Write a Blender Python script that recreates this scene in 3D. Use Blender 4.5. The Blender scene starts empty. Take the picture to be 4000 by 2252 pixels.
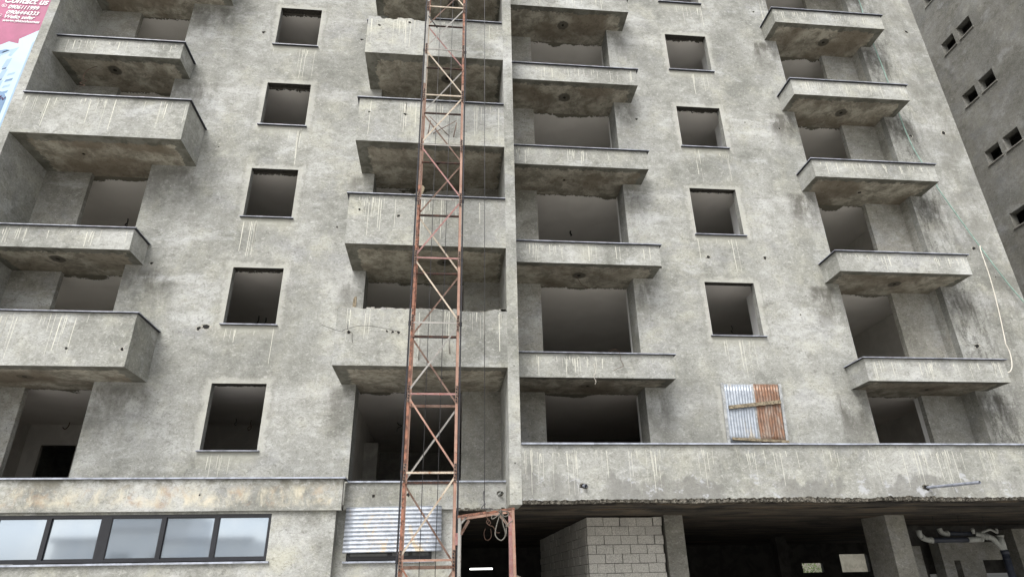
import bpy, bmesh, math, random
from mathutils import Vector, Matrix
R = math.radians
sc = bpy.context.scene
C = sc.collection

# ------------------------------------------------------------------ camera, sky, sun, exposure
YAW, PITCH, ROLL, F = 0.105832709, 0.435092858, -0.0197007415, 1605.43488
cp, sp, cy_, sy_ = math.cos(PITCH), math.sin(PITCH), math.cos(YAW), math.sin(YAW)
fw = Vector((sy_ * cp, cy_ * cp, sp)); rt = Vector((cy_, -sy_, 0)); up = rt.cross(fw)
cr, sr = math.cos(ROLL), math.sin(ROLL)
rt2 = cr * rt + sr * up; up2 = -sr * rt + cr * up
cam = bpy.data.cameras.new('camera'); camo = bpy.data.objects.new('camera', cam); C.objects.link(camo)
m = Matrix.Identity(4)
for i in range(3):
    m[i][0] = rt2[i]; m[i][1] = up2[i]; m[i][2] = -fw[i]
m[0][3], m[1][3], m[2][3] = 0, -14.8876, 1.6
camo.matrix_world = m
cam.sensor_width = 36; cam.lens = 36 * F / 2575.0; cam.clip_end = 2000; cam.clip_start = 0.05
sc.camera = camo

SUN_EL, SUN_AZ = 52, 212          # azimuth clockwise from +Y: behind the camera
w = bpy.data.worlds.new("World"); sc.world = w; w.use_nodes = True
nt = w.node_tree; nt.nodes.clear()
out = nt.nodes.new('ShaderNodeOutputWorld'); bg = nt.nodes.new('ShaderNodeBackground')
sky = nt.nodes.new('ShaderNodeTexSky'); sky.sky_type = 'NISHITA'; sky.sun_disc = False
sky.sun_elevation = R(SUN_EL); sky.sun_rotation = R(SUN_AZ); sky.dust_density = 4; sky.air_density = 1.0; sky.ozone_density = 1
hs = nt.nodes.new('ShaderNodeHueSaturation'); hs.inputs['Saturation'].default_value = 0.22
nt.links.new(sky.outputs[0], hs.inputs['Color']); nt.links.new(hs.outputs[0], bg.inputs['Color'])
bg.inputs['Strength'].default_value = 0.14; nt.links.new(bg.outputs[0], out.inputs[0])
sl = bpy.data.lights.new('sun', 'SUN'); sl.energy = 1.5; sl.angle = R(36); sl.color = (1, .985, .94)
so = bpy.data.objects.new('sun', sl); C.objects.link(so)
d = Vector((math.sin(R(SUN_AZ)) * math.cos(R(SUN_EL)), math.cos(R(SUN_AZ)) * math.cos(R(SUN_EL)), math.sin(R(SUN_EL))))
so.rotation_euler = d.to_track_quat('Z', 'Y').to_euler(); so.location = d * 60
sc.view_settings.view_transform = 'Standard'; sc.view_settings.look = 'None'
sc.view_settings.gamma = 1; sc.view_settings.exposure = 0.82
sc.render.engine = 'CYCLES'; sc.cycles.use_denoising = True
sc.cycles.max_bounces = 8; sc.cycles.diffuse_bounces = 5

# ------------------------------------------------------------------ node helper
class NT:
    def __init__(s, name):
        s.m = bpy.data.materials.new(name); s.m.use_nodes = True
        s.t = s.m.node_tree; s.b = s.t.nodes['Principled BSDF']
        s.b.inputs['Roughness'].default_value = .9
        s.b.inputs['Specular IOR Level'].default_value = .25
        g = s.n('ShaderNodeNewGeometry'); s.pos = g.outputs['Position']
        sx = s.n('ShaderNodeSeparateXYZ'); s.t.links.new(s.pos, sx.inputs[0])
        s.x, s.y, s.z = sx.outputs
    def n(s, k): return s.t.nodes.new(k)
    def inp(s, sock, v):
        if hasattr(v, 'links'): s.t.links.new(v, sock)
        elif isinstance(v, (tuple, list)) and len(v) == 3 and sock.type == 'RGBA': sock.default_value = (*v, 1)
        else: sock.default_value = v
    def m_(s, op, a, b=0.0, c=0.0, clamp=False):
        n = s.n('ShaderNodeMath'); n.operation = op; n.use_clamp = clamp
        s.inp(n.inputs[0], a); s.inp(n.inputs[1], b); s.inp(n.inputs[2], c); return n.outputs[0]
    def vec(s, x, y, z, off=(0, 0, 0)):
        n = s.n('ShaderNodeMapping'); s.t.links.new(s.pos, n.inputs['Vector'])
        n.inputs['Scale'].default_value = (x, y, z); n.inputs['Location'].default_value = off; return n.outputs[0]
    def noise(s, scale, detail=6, rough=.55, dist=0, st=(1, 1, 1), off=(0, 0, 0)):
        n = s.n('ShaderNodeTexNoise'); n.inputs['Scale'].default_value = scale; n.inputs['Detail'].default_value = detail
        n.inputs['Roughness'].default_value = rough; n.inputs['Distortion'].default_value = dist
        s.t.links.new(s.vec(*st, off=off), n.inputs['Vector']); return n.outputs['Fac']
    def ramp(s, f, lo, hi):      # smooth 0..1 between lo and hi
        n = s.n('ShaderNodeMapRange'); n.interpolation_type = 'SMOOTHSTEP'
        s.inp(n.inputs[0], f); s.inp(n.inputs[1], lo); s.inp(n.inputs[2], hi); return n.outputs[0]
    def mix(s, f, a, b, mode='MIX'):
        n = s.n('ShaderNodeMix'); n.data_type = 'RGBA'; n.blend_type = mode
        s.inp(n.inputs[0], f); s.inp(n.inputs[6], a); s.inp(n.inputs[7], b); return n.outputs[2]
    def bump(s, h, strength=.3, dist=.02):
        n = s.n('ShaderNodeBump'); n.inputs['Strength'].default_value = strength; n.inputs['Distance'].default_value = dist
        s.t.links.new(h, n.inputs['Height']); s.t.links.new(n.outputs[0], s.b.inputs['Normal'])
    def col(s, c): s.inp(s.b.inputs['Base Color'], c)

def scale(c, k): return tuple(v * k for v in c)

# window columns of the facade: (centre x, half width, head z of the highest listed storey)
WIN = [(-4.816, .614, 17.956), (7.47, .69, 17.896)]
def plaster(name, k=1.0, warm=0.0, cream=.55, windows=False, mould=0.0, pits=0.0, bands=True, blot=1.0, soffit=None, seed=0, stain=0.0, basestain=None):
    k *= 1.06; s = NT(name); o = (seed * 3.1, seed * 1.7, seed * 2.3)
    dark = scale((.185 + warm * .02, .188, .170 - warm * .02), k); mid = scale((.292 + warm * .02, .294, .272 - warm * .02), k)
    light = scale((.47, .475, .46), k); crm = scale((.42, .415, .35), k); cold = scale((.27, .275, .285), k)
    n1 = s.noise(.5, 5, .6, .3, off=o)                       # large patches
    n2 = s.noise(2.6, 10, .72, .35, st=(1, 1, 1.35), off=o)      # blotches
    n3 = s.noise(8.5, 9, .8, 1.1, st=(1, 1, 1.5), off=o)       # trowel marks
    n4 = s.noise(60, 3, .6)
    f = s.m_('ADD', s.m_('MULTIPLY', n1, .6), s.m_('MULTIPLY', n2, .4))
    c = s.mix(s.ramp(f, .38, .51), dark, mid)
    c = s.mix(s.m_('MULTIPLY', s.ramp(f, .485, .64), .8 * blot), c, light)
    # cream slurry clouds
    nc = s.noise(1.1, 10, .72, .2, off=(5 + seed, 2, 9))
    c = s.mix(s.m_('MULTIPLY', s.ramp(nc, .47, .68), cream), c, crm)
    # cool grey clouds
    ng = s.noise(.8, 9, .7, .2, st=(1, 1, 1.6), off=(1, 7 + seed, 3))
    c = s.mix(s.m_('MULTIPLY', s.ramp(ng, .52, .68), .45), c, cold)
    if bands:   # day joints and washed bands at the slab lines
        zz = s.m_('PINGPONG', s.m_('ADD', s.z, -5.96 + .35), 1.4925)
        nb = s.noise(1.6, 7, .65, .8, st=(.5, .5, 1.6), off=(2, 2 + seed, 8))
        bb = s.m_('MULTIPLY', s.ramp(s.m_('ADD', zz, s.m_('MULTIPLY', nb, .9)), .85, .35), s.ramp(nb, .42, .6))
        c = s.mix(s.m_('MULTIPLY', bb, .75), c, scale((.52, .52, .51), k))
    nb1 = s.noise(.42, 6, .62, .3, st=(1.3, 1, .8), off=(11 + seed, 3, 5)); nb2 = s.noise(.7, 8, .7, .2, st=(.6, 1, 1.5), off=(4, 8, seed))
    c = s.mix(s.m_('MULTIPLY', s.ramp(nb1, .52, .38), .42), c, scale((.17, .172, .155), k))
    c = s.mix(s.m_('MULTIPLY', s.ramp(nb2, .56, .68), .45), c, scale((.56, .57, .57), k))
    # trowel marks: fine, strong contrast
    tr = s.ramp(n3, .36, .62)
    c = s.mix(s.m_('MULTIPLY', s.ramp(n3, .48, .36), .58), c, scale((.115, .11, .095), k))
    c = s.mix(s.m_('MULTIPLY', s.ramp(n3, .53, .66), .5), c, scale((.60, .595, .56), k))
    ng4 = s.noise(24, 5, .8, .6, st=(1, 1, 1.3), off=(seed, 1, 1))
    c = s.mix(s.m_('MULTIPLY', s.ramp(ng4, .46, .36), .38), c, scale((.11, .108, .092), k))
    c = s.mix(s.m_('MULTIPLY', s.ramp(ng4, .55, .66), .3), c, scale((.62, .62, .59), k))
    # thin dark trowel scratches
    nr = s.noise(9, 4, .6, 1.2, st=(.7, 1, 1.5), off=(seed, 4, 4))
    rid = s.m_('ABSOLUTE', s.m_('SUBTRACT', nr, .5))
    c = s.mix(s.m_('MULTIPLY', s.ramp(rid, .014, .0), .5), c, scale((.12, .115, .10), k))
    h = s.m_('ADD', s.m_('MULTIPLY', n3, .7), s.m_('MULTIPLY', n4, .25))
    if windows:
        for xc, hw, zt in WIN:
            dx = s.m_('SUBTRACT', s.m_('ABSOLUTE', s.m_('SUBTRACT', s.x, xc)), hw)
            zc = zt - .771 - 18
            zl = s.m_('SUBTRACT', s.m_('MODULO', s.m_('ADD', s.m_('SUBTRACT', s.z, zc), 1.5), 3.0), 1.5)
            dz = s.m_('SUBTRACT', s.m_('ABSOLUTE', zl), .771)
            dd = s.m_('MAXIMUM', dx, dz)
            nw = s.noise(3.5, 8, .7, .3, off=(9, 3, 1))
            dn = s.m_('ADD', dd, s.m_('MULTIPLY', s.m_('SUBTRACT', nw, .5), .5))
            c = s.mix(s.m_('MULTIPLY', s.ramp(dn, .19, .04), .5), c, scale((.43, .425, .385), k))
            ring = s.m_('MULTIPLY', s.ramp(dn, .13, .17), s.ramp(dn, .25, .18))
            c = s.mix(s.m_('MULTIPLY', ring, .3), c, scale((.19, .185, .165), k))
            # cream wash under the sill
            dzs = s.m_('MULTIPLY', s.ramp(zl, -1.25, -.8), s.ramp(zl, -.7, -.82))
            wash = s.m_('MULTIPLY', dzs, s.ramp(s.m_('ADD', dx, s.m_('MULTIPLY', nw, .3)), .3, .05))
            c = s.mix(s.m_('MULTIPLY', wash, .45), c, crm)
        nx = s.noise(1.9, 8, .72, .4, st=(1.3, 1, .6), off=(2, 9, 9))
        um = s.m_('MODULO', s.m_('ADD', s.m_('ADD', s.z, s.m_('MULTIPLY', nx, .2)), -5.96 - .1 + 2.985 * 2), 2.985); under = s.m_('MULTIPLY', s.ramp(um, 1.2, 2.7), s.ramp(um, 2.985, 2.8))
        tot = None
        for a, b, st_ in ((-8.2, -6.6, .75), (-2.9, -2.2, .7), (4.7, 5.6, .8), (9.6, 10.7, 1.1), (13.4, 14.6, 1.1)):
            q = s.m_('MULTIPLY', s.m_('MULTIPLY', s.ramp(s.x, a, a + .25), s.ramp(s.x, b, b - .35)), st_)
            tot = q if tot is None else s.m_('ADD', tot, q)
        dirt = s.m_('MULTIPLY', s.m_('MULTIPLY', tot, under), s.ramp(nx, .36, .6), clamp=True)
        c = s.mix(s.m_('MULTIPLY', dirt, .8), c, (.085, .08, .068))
        # hairline crazing low on the right bay
        vo = s.n('ShaderNodeTexVoronoi'); vo.feature = 'DISTANCE_TO_EDGE'; vo.inputs['Scale'].default_value = 5.5
        s.t.links.new(s.vec(1, 1, 1), vo.inputs['Vector'])
        cz = s.m_('MULTIPLY', s.ramp(vo.outputs['Distance'], .03, .0), s.m_('MULTIPLY', s.ramp(s.x, 13.9, 14.6), s.ramp(s.m_('ADD', s.z, s.m_('MULTIPLY', nx, 3)), 12.5, 9.5)))
        c = s.mix(s.m_('MULTIPLY', cz, .55), c, (.08, .075, .065))
        cz2 = s.m_('MULTIPLY', s.ramp(s.x, 14.2, 15.2), s.ramp(nx, .4, .6)); c = s.mix(s.m_('MULTIPLY', cz2, .45), c, (.15, .145, .125))
    if mould:   # black algae below the balcony corners, right bay
        nm = s.noise(2.6, 8, .7, .5, st=(2.2, 1, .55), off=(3, 3, 3)); nf = s.noise(17, 4, .7, .4)
        mx = s.m_('MULTIPLY', s.ramp(s.x, 13.45, 13.8), s.ramp(s.x, 15.2, 14.1))
        mm = s.m_('MULTIPLY', mx, s.ramp(s.m_('ADD', s.m_('MULTIPLY', nm, .7), s.m_('MULTIPLY', nf, .3)), .45, .60))
        c = s.mix(s.m_('MULTIPLY', mm, mould), c, (.045, .042, .035))
    if pits:
        v = s.noise(26, 3, .6, .3); v2 = s.noise(2.2, 4, .6)
        pp = s.m_('MULTIPLY', s.ramp(v, .60, .66), s.ramp(v2, .42, .6))
        c = s.mix(s.m_('MULTIPLY', pp, pits), c, (.07, .065, .055))
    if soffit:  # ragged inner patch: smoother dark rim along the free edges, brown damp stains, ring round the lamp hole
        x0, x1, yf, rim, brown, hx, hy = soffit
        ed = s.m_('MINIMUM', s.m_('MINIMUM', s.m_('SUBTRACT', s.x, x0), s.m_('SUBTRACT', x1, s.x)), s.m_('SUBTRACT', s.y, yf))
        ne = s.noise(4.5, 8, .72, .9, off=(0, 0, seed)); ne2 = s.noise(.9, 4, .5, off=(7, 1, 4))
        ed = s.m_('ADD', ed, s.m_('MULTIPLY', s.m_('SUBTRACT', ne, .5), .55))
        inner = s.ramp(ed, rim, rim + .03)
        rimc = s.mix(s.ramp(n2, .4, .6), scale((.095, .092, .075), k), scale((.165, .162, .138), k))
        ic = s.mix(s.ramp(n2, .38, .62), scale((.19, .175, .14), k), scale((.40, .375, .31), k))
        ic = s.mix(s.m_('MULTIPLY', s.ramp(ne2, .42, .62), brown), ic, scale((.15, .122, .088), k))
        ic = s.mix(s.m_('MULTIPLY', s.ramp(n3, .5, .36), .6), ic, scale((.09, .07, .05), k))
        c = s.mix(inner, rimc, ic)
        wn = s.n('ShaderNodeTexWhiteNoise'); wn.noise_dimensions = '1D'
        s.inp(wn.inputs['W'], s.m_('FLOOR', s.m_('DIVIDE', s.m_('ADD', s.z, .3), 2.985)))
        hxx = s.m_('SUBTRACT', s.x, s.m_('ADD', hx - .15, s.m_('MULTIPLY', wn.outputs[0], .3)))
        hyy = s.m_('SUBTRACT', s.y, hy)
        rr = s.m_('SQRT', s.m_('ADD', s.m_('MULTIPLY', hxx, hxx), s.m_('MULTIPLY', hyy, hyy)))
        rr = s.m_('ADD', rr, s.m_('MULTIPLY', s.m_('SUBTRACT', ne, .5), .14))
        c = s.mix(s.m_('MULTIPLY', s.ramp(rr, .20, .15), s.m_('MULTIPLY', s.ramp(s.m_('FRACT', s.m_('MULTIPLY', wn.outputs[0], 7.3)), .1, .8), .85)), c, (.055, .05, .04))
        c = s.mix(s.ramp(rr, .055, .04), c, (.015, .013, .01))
    if stain:   # rusty / pale washed band
        ns = s.noise(2.4, 8, .7, .5, st=(1, 1, .9), off=(4, 4, 4)); nz = s.noise(2.0, 9, .75, .4, st=(1, 1, .7), off=(4, 1, 1))
        zz_ = s.m_('ADD', s.z, s.m_('MULTIPLY', s.m_('SUBTRACT', n2, .5), .35))
        zb = s.m_('MULTIPLY', s.ramp(zz_, 3.08, 3.2), s.ramp(zz_, 3.6, 3.42))
        c = s.mix(s.m_('MULTIPLY', s.m_('MULTIPLY', s.ramp(nz, .42, .66), zb), .8 * stain), c, (.60, .55, .43))
        c = s.mix(s.m_('MULTIPLY', s.m_('MULTIPLY', s.ramp(ns, .50, .68), zb), stain * .6), c, (.33, .23, .15))
        c = s.mix(s.m_('MULTIPLY', s.m_('MULTIPLY', s.ramp(n2, .56, .42), s.ramp(s.z, 3.4, 3.6)), .6), c, (.12, .11, .085))
    if basestain:   # damp tide mark along the foot of a parapet
        z0, z1 = basestain; pm_ = s.ramp(s.noise(.9, 5, .6, .2, st=(1, 1, .2), off=(1, 1, 6)), .4, .55)
        nd = s.noise(1.7, 6, .6, .6, st=(1, 1, .3), off=(8, 2, 2))
        zt_ = s.m_('ADD', s.z, s.m_('MULTIPLY', s.m_('SUBTRACT', nd, .5), -1.6))
        c = s.mix(s.m_('MULTIPLY', s.m_('MULTIPLY', s.ramp(zt_, z1, z1 - .12), .62), pm_), c, scale((.15, .148, .14), k))
        c = s.mix(s.m_('MULTIPLY', s.m_('MULTIPLY', s.ramp(zt_, z1, z1 - .05), s.ramp(n2, .55, .62)), .8), c, (.42, .43, .45))
        c = s.mix(s.m_('MULTIPLY', s.ramp(s.m_('ADD', s.z, s.m_('MULTIPLY', n3, .12)), z0 + .12, z0 + .06), .75), c, (.075, .068, .05))
    s.col(c); s.bump(h, .45, .02); return s.m

P_FACADE = plaster('facade_plaster', windows=True, mould=.65)
P_PLAIN = plaster('smooth_plaster', seed=2, cream=.35)
P_PITTED = plaster('pitted_plaster', k=.95, pits=.8, bands=False, warm=.6, seed=3, cream=.4)
P_PARAPET = plaster('parapet_plaster', k=1.05, bands=False, seed=4, blot=.9)
P_PARA_C = plaster('parapet_plaster_pale', k=1.06, bands=False, seed=5, blot=.75, cream=.85)
P_FIN = plaster('fin_plaster', k=1.04, bands=False, seed=6, cream=.6)
P_BAND_L = plaster('stained_band_plaster', k=1.0, bands=False, seed=7, stain=1.0)
P_BAND_M = plaster('band_plaster', k=.9, bands=False, seed=8, cream=.9)
P_BAND_R = plaster('long_band_plaster', k=1.05, bands=False, seed=9, basestain=(3.1, 3.62), blot=.8)
P_LOWER = plaster('lower_wall_plaster', k=1.0, bands=False, seed=10, cream=.95)
P_WING = plaster('wing_plaster', k=.62, bands=False, seed=11, warm=.5)
P_COLUMN = plaster('column_plaster', k=.75, bands=False, seed=12, warm=.6)
P_REVEAL = plaster('reveal_plaster', k=.75, bands=False, seed=13)
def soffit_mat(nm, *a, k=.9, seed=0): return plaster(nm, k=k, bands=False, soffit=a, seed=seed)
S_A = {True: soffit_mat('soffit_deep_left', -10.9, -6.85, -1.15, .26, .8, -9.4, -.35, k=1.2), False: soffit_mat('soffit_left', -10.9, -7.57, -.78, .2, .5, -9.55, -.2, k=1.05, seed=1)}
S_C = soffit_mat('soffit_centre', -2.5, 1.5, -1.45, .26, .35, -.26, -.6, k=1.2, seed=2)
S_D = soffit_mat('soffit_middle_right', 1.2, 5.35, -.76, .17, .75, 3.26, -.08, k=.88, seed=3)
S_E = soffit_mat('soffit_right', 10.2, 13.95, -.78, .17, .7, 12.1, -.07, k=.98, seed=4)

def simple(name, c, rough=.8, metal=0, var=.25, sc_=6, c2=None, spec=.3, bump=0):
    s = NT(name); n = s.noise(sc_, 6, .65, .8)
    c2 = c2 or scale(c, 1 - var); s.col(s.mix(s.ramp(n, .38, .62), c2, c))
    s.b.inputs['Roughness'].default_value = rough; s.b.inputs['Metallic'].default_value = metal
    s.b.inputs['Specular IOR Level'].default_value = spec
    if bump: s.bump(s.noise(sc_ * 5, 4), bump, .01)
    return s.m
M_DRIP = simple('lime_drip', (.68, .67, .59), .9, sc_=9, var=.2)
M_CAP_SHADE = simple('painted_shade_underside', (.045, .047, .055), .6)  # shade under cap and sill overhangs, put into the colour of the bottom faces
M_CAP = simple('steel_grey_stone', (.38, .40, .46), .45, sc_=3, var=.5, spec=.4)
M_CAPB = simple('pale_stone_cap', (.42, .45, .52), .4, sc_=3, var=.4, spec=.4)
M_HOLE = simple('dark_hole', (.012, .011, .01))
M_WIRE = simple('black_wire', (.03, .027, .025), .5)
M_WIRE_R = simple('rusty_wire', (.12, .07, .05), .8)
M_WIRE_G = simple('grey_cable', (.16, .15, .13), .5)
M_WOOD = simple('weathered_wood', (.30, .25, .175), .9, sc_=14, var=.6)
M_CABLE = simple('steel_cable', (.07, .07, .075), .4)
M_FRAME = simple('black_frame', (.016, .017, .022), .32, sc_=3, var=.3, spec=.5)
M_PVC = simple('white_pvc', (.32, .33, .31), .5, sc_=5, var=.25)
M_PVC_G = simple('grey_pvc', (.26, .28, .33), .45, sc_=8, var=.4)
M_PIPE_D = simple('dark_pvc', (.035, .04, .055), .4)
M_HOSE = simple('green_hose', (.30, .44, .38), .6, var=.3)
M_ROPE = simple('white_rope', (.72, .68, .60), .9, var=.2, sc_=20)
M_RUBBLE = simple('broken_concrete', (.50, .48, .42), .95, sc_=16, var=.75, bump=.8)

def paint_mat():      # whitewashed rooms; raw strip with ragged edge where the ceiling meets the openings
    s = NT('room_paint'); n = s.noise(7, 7, .75, 1.2, st=(1, 1, 1)); n2 = s.noise(.8, 3); nl = s.noise(.9, 2, .5, off=(3, 0, 5))
    inl = None
    for a, b in ((-10.9, -8.0), (-2.16, 1.3), (1.55, 4.82), (10.6, 13.6)):
        q = s.m_('MULTIPLY', s.m_('GREATER_THAN', s.x, a), s.m_('LESS_THAN', s.x, b))
        inl = q if inl is None else s.m_('ADD', inl, q)
    lim = s.m_('ADD', .22, s.m_('MULTIPLY', inl, .44))
    d1 = s.m_('SUBTRACT', s.m_('ADD', s.y, s.m_('MULTIPLY', s.m_('SUBTRACT', n, .5), .45)), s.m_('ADD', lim, .03))
    dd = s.m_('MINIMUM', d1, s.m_('ADD', d1, s.m_('MULTIPLY', s.m_('MULTIPLY', s.m_('SUBTRACT', nl, .47), inl), 1.8)))
    c = s.mix(s.ramp(n2, .4, .6), (.66, .63, .59), (.72, .69, .65))
    s.col(s.mix(s.ramp(dd, .012, .0), c, s.mix(inl, (.065, .06, .05), s.mix(n, (.08, .075, .055), (.22, .205, .165))))); s.bump(s.noise(20, 4), .1, .01); return s.m
M_PAINT = paint_mat()
M_RAW = simple('raw_floor', (.38, .37, .34), .95, sc_=3)
M_ROOM = simple('room_wall', (.56, .54, .50), .9, sc_=1.5, var=.15)
M_WHITEWALL = simple('white_partition', (.80, .80, .79), .9, sc_=1, var=.08)

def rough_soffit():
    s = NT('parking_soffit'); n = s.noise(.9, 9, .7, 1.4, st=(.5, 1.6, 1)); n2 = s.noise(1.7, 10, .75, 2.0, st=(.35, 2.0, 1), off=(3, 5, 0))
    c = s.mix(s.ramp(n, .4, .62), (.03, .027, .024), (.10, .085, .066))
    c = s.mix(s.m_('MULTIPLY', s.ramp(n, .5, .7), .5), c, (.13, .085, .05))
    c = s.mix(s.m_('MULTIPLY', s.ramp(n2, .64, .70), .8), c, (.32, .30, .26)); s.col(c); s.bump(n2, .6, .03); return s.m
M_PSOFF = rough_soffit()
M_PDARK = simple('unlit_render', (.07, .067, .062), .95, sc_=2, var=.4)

def rust(name, paint, rustc=(.16, .065, .035), lo=.5, hi=.62, dirt=.5):
    s = NT(name); n = s.noise(9, 8, .7, .6); n2 = s.noise(3.2, 6, .6, .4, off=(3, 3, 3)); n3 = s.noise(40, 4, .7)
    c = s.mix(s.ramp(n2, .35, .65), paint, scale(paint, .72))
    c = s.mix(s.ramp(n, lo, hi), c, rustc)
    c = s.mix(s.m_('MULTIPLY', s.ramp(n3, .55, .68), dirt), c, (.42, .36, .29))
    s.col(c); s.b.inputs['Roughness'].default_value = .7; s.bump(n, .3, .004); return s.m
RU = {'orange': rust('rusty_orange_primer', (.32, .145, .095), (.11, .055, .04), .46, .56), 'cream': rust('cement_splashed_steel', (.50, .43, .345), (.28, .16, .10), .52, .66),
      'pink': rust('faded_red_paint', (.34, .19, .18), (.30, .13, .11)), 'grey': rust('galvanised_grey_steel', (.33, .32, .30), (.17, .12, .09), .55, .7),
      'dark': rust('dark_rusted_steel', (.055, .035, .03), (.10, .045, .03), .5, .6, .15), 'brown': rust('brown_rusted_steel', (.21, .14, .11), (.12, .06, .04), .5, .62, .3),
      'salmon': rust('salmon_primer', (.38, .235, .18), (.33, .13, .08), .55, .68), 'black': rust('greased_black_steel', (.03, .03, .035), (.07, .04, .03), .6, .7, .1)}
def corr(name, c, c2, rustc=None, lo=.5):
    s = NT(name); n = s.noise(2.2, 7, .65, 1.0, st=(1.6, 1, .7)); n2 = s.noise(11, 6, .7)
    k = s.mix(s.ramp(n2, .38, .62), c, c2)
    if rustc: k = s.mix(s.ramp(n, lo, lo + .1), k, rustc)
    s.col(k); s.b.inputs['Metallic'].default_value = .35; s.b.inputs['Roughness'].default_value = .42; return s.m
M_ZINC = corr('galvanised_sheet', (.50, .53, .58), (.36, .39, .44), (.55, .47, .37), .56)
M_ZINC2 = corr('galvanised_sheet_clean', (.38, .41, .45), (.29, .32, .36), (.40, .37, .32), .56)
M_RUSTSHEET = corr('rusted_sheet', (.25, .14, .09), (.17, .105, .075), (.28, .22, .18), .49)

def glass_mat():
    s = NT('filmed_window_glass'); n = s.noise(.8, 3, .5)
    s.col(s.mix(s.ramp(n, .35, .65), (.40, .47, .55), (.46, .52, .58)))
    s.b.inputs['Metallic'].default_value = .7; s.b.inputs['Roughness'].default_value = .05; s.b.inputs['Specular IOR Level'].default_value = 1.0
    s.bump(s.noise(.5, 2), .02, .02); return s.m
M_GLASS = glass_mat()
def block_mat():
    s = NT('concrete_block'); n = s.noise(45, 5, .7); n2 = s.noise(1.7, 4)
    c = s.mix(s.ramp(n, .35, .62), (.33, .32, .29), (.56, .545, .50)); c = s.mix(s.m_('MULTIPLY', s.ramp(n2, .5, .65), .4), c, (.30, .29, .27))
    s.col(c); s.bump(n, .5, .008); return s.m
M_BLOCK = block_mat()
M_SPALL = simple('spalled_edge', (.20, .185, .155), .95, sc_=22, var=.85, bump=.9)
M_MORTAR = simple('mortar', (.15, .145, .13), .95, sc_=30)
M_GROUND = simple('gravel', (.42, .405, .375), .95, sc_=1.2, var=.35, bump=.5)

# ------------------------------------------------------------------ mesh helpers
def bx(bm, x0, x1, y0, y1, z0, z1, mi=0):
    v = [bm.verts.new(p) for p in ((x0, y0, z0), (x1, y0, z0), (x1, y1, z0), (x0, y1, z0), (x0, y0, z1), (x1, y0, z1), (x1, y1, z1), (x0, y1, z1))]
    fs = []
    for q in ((0, 3, 2, 1), (4, 5, 6, 7), (0, 1, 5, 4), (1, 2, 6, 5), (2, 3, 7, 6), (3, 0, 4, 7)):
        f = bm.faces.new([v[i] for i in q]); f.material_index = mi; fs.append(f)
    return fs      # bottom, top, front(-y), right, back, left
def quad(bm, pts, mi=0):
    f = bm.faces.new([bm.verts.new(p) for p in pts]); f.material_index = mi; return f
def prism(bm, poly, y0, y1, mi=0):      # polygon in (x, z) extruded along y
    n = len(poly); a = [bm.verts.new((p[0], y0, p[1])) for p in poly]; b = [bm.verts.new((p[0], y1, p[1])) for p in poly]
    bm.faces.new(a).material_index = mi; bm.faces.new(b[::-1]).material_index = mi
    for i in range(n):
        bm.faces.new((a[i], b[i], b[(i + 1) % n], a[(i + 1) % n])).material_index = mi
def bar(bm, p, q, w_, t, upv=(0, 1, 0), mi=0):   # box section from p to q; w across, t along upv
    p, q = Vector(p), Vector(q); d_ = (q - p).normalized(); u = Vector(upv); s_ = d_.cross(u).normalized(); u = s_.cross(d_).normalized()
    o = [(-w_ / 2, -t / 2), (w_ / 2, -t / 2), (w_ / 2, t / 2), (-w_ / 2, t / 2)]
    a = [bm.verts.new(p + s_ * i + u * j) for i, j in o]; b = [bm.verts.new(q + s_ * i + u * j) for i, j in o]
    bm.faces.new(a).material_index = mi; bm.faces.new(b[::-1]).material_index = mi
    for i in range(4): bm.faces.new((a[i], b[i], b[(i + 1) % 4], a[(i + 1) % 4])).material_index = mi
def tube(bm, pts, r, n=8, mi=0, cap=True):
    pts = [Vector(p) for p in pts]; rings = []
    for i, p in enumerate(pts):
        t = (pts[min(i + 1, len(pts) - 1)] - pts[max(i - 1, 0)]).normalized()
        a = Vector((0, 1, 0)) if abs(t.y) < .9 else Vector((1, 0, 0))
        s_ = t.cross(a).normalized(); u = s_.cross(t).normalized()
        rr = r[i] if isinstance(r, (list, tuple)) else r
        rings.append([bm.verts.new(p + (s_ * math.cos(2 * math.pi * k / n) + u * math.sin(2 * math.pi * k / n)) * rr) for k in range(n)])
    for i in range(len(rings) - 1):
        for k in range(n):
            f = bm.faces.new((rings[i][k], rings[i][(k + 1) % n], rings[i + 1][(k + 1) % n], rings[i + 1][k])); f.smooth = True; f.material_index = mi
    if cap:
        bm.faces.new(rings[0][::-1]).material_index = mi; bm.faces.new(rings[-1]).material_index = mi
def smooth_path(ps, n=6):     # Catmull-Rom
    ps = [Vector(p) for p in ps]; P = [ps[0]] + ps + [ps[-1]]; o = []
    for i in range(1, len(P) - 2):
        for k in range(n):
            t = k / n; a, b, c_, e = P[i - 1], P[i], P[i + 1], P[i + 2]
            o.append(.5 * ((2 * b) + (c_ - a) * t + (2 * a - 5 * b + 4 * c_ - e) * t * t + (3 * b - a - 3 * c_ + e) * t ** 3))
    o.append(ps[-1]); return o
def obj(name, bm, mats, parent=None, fix=True):
    if fix: bmesh.ops.recalc_face_normals(bm, faces=bm.faces)
    me = bpy.data.meshes.new(name); bm.to_mesh(me); bm.free()
    for m_ in (mats if isinstance(mats, (list, tuple)) else [mats]): me.materials.append(m_)
    o = bpy.data.objects.new(name, me); C.objects.link(o); o.parent = parent; return o
def tag(o, label=None, cat=None, group=None, kind=None):
    if label: o['label'] = label
    if cat: o['category'] = cat
    if group: o['group'] = group
    if kind: o['kind'] = kind
    return o
def empty(name, loc, label, cat, group=None):
    o = bpy.data.objects.new(name, None); C.objects.link(o); o.location = loc; o.empty_display_size = .2
    return tag(o, label, cat, group)
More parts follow.
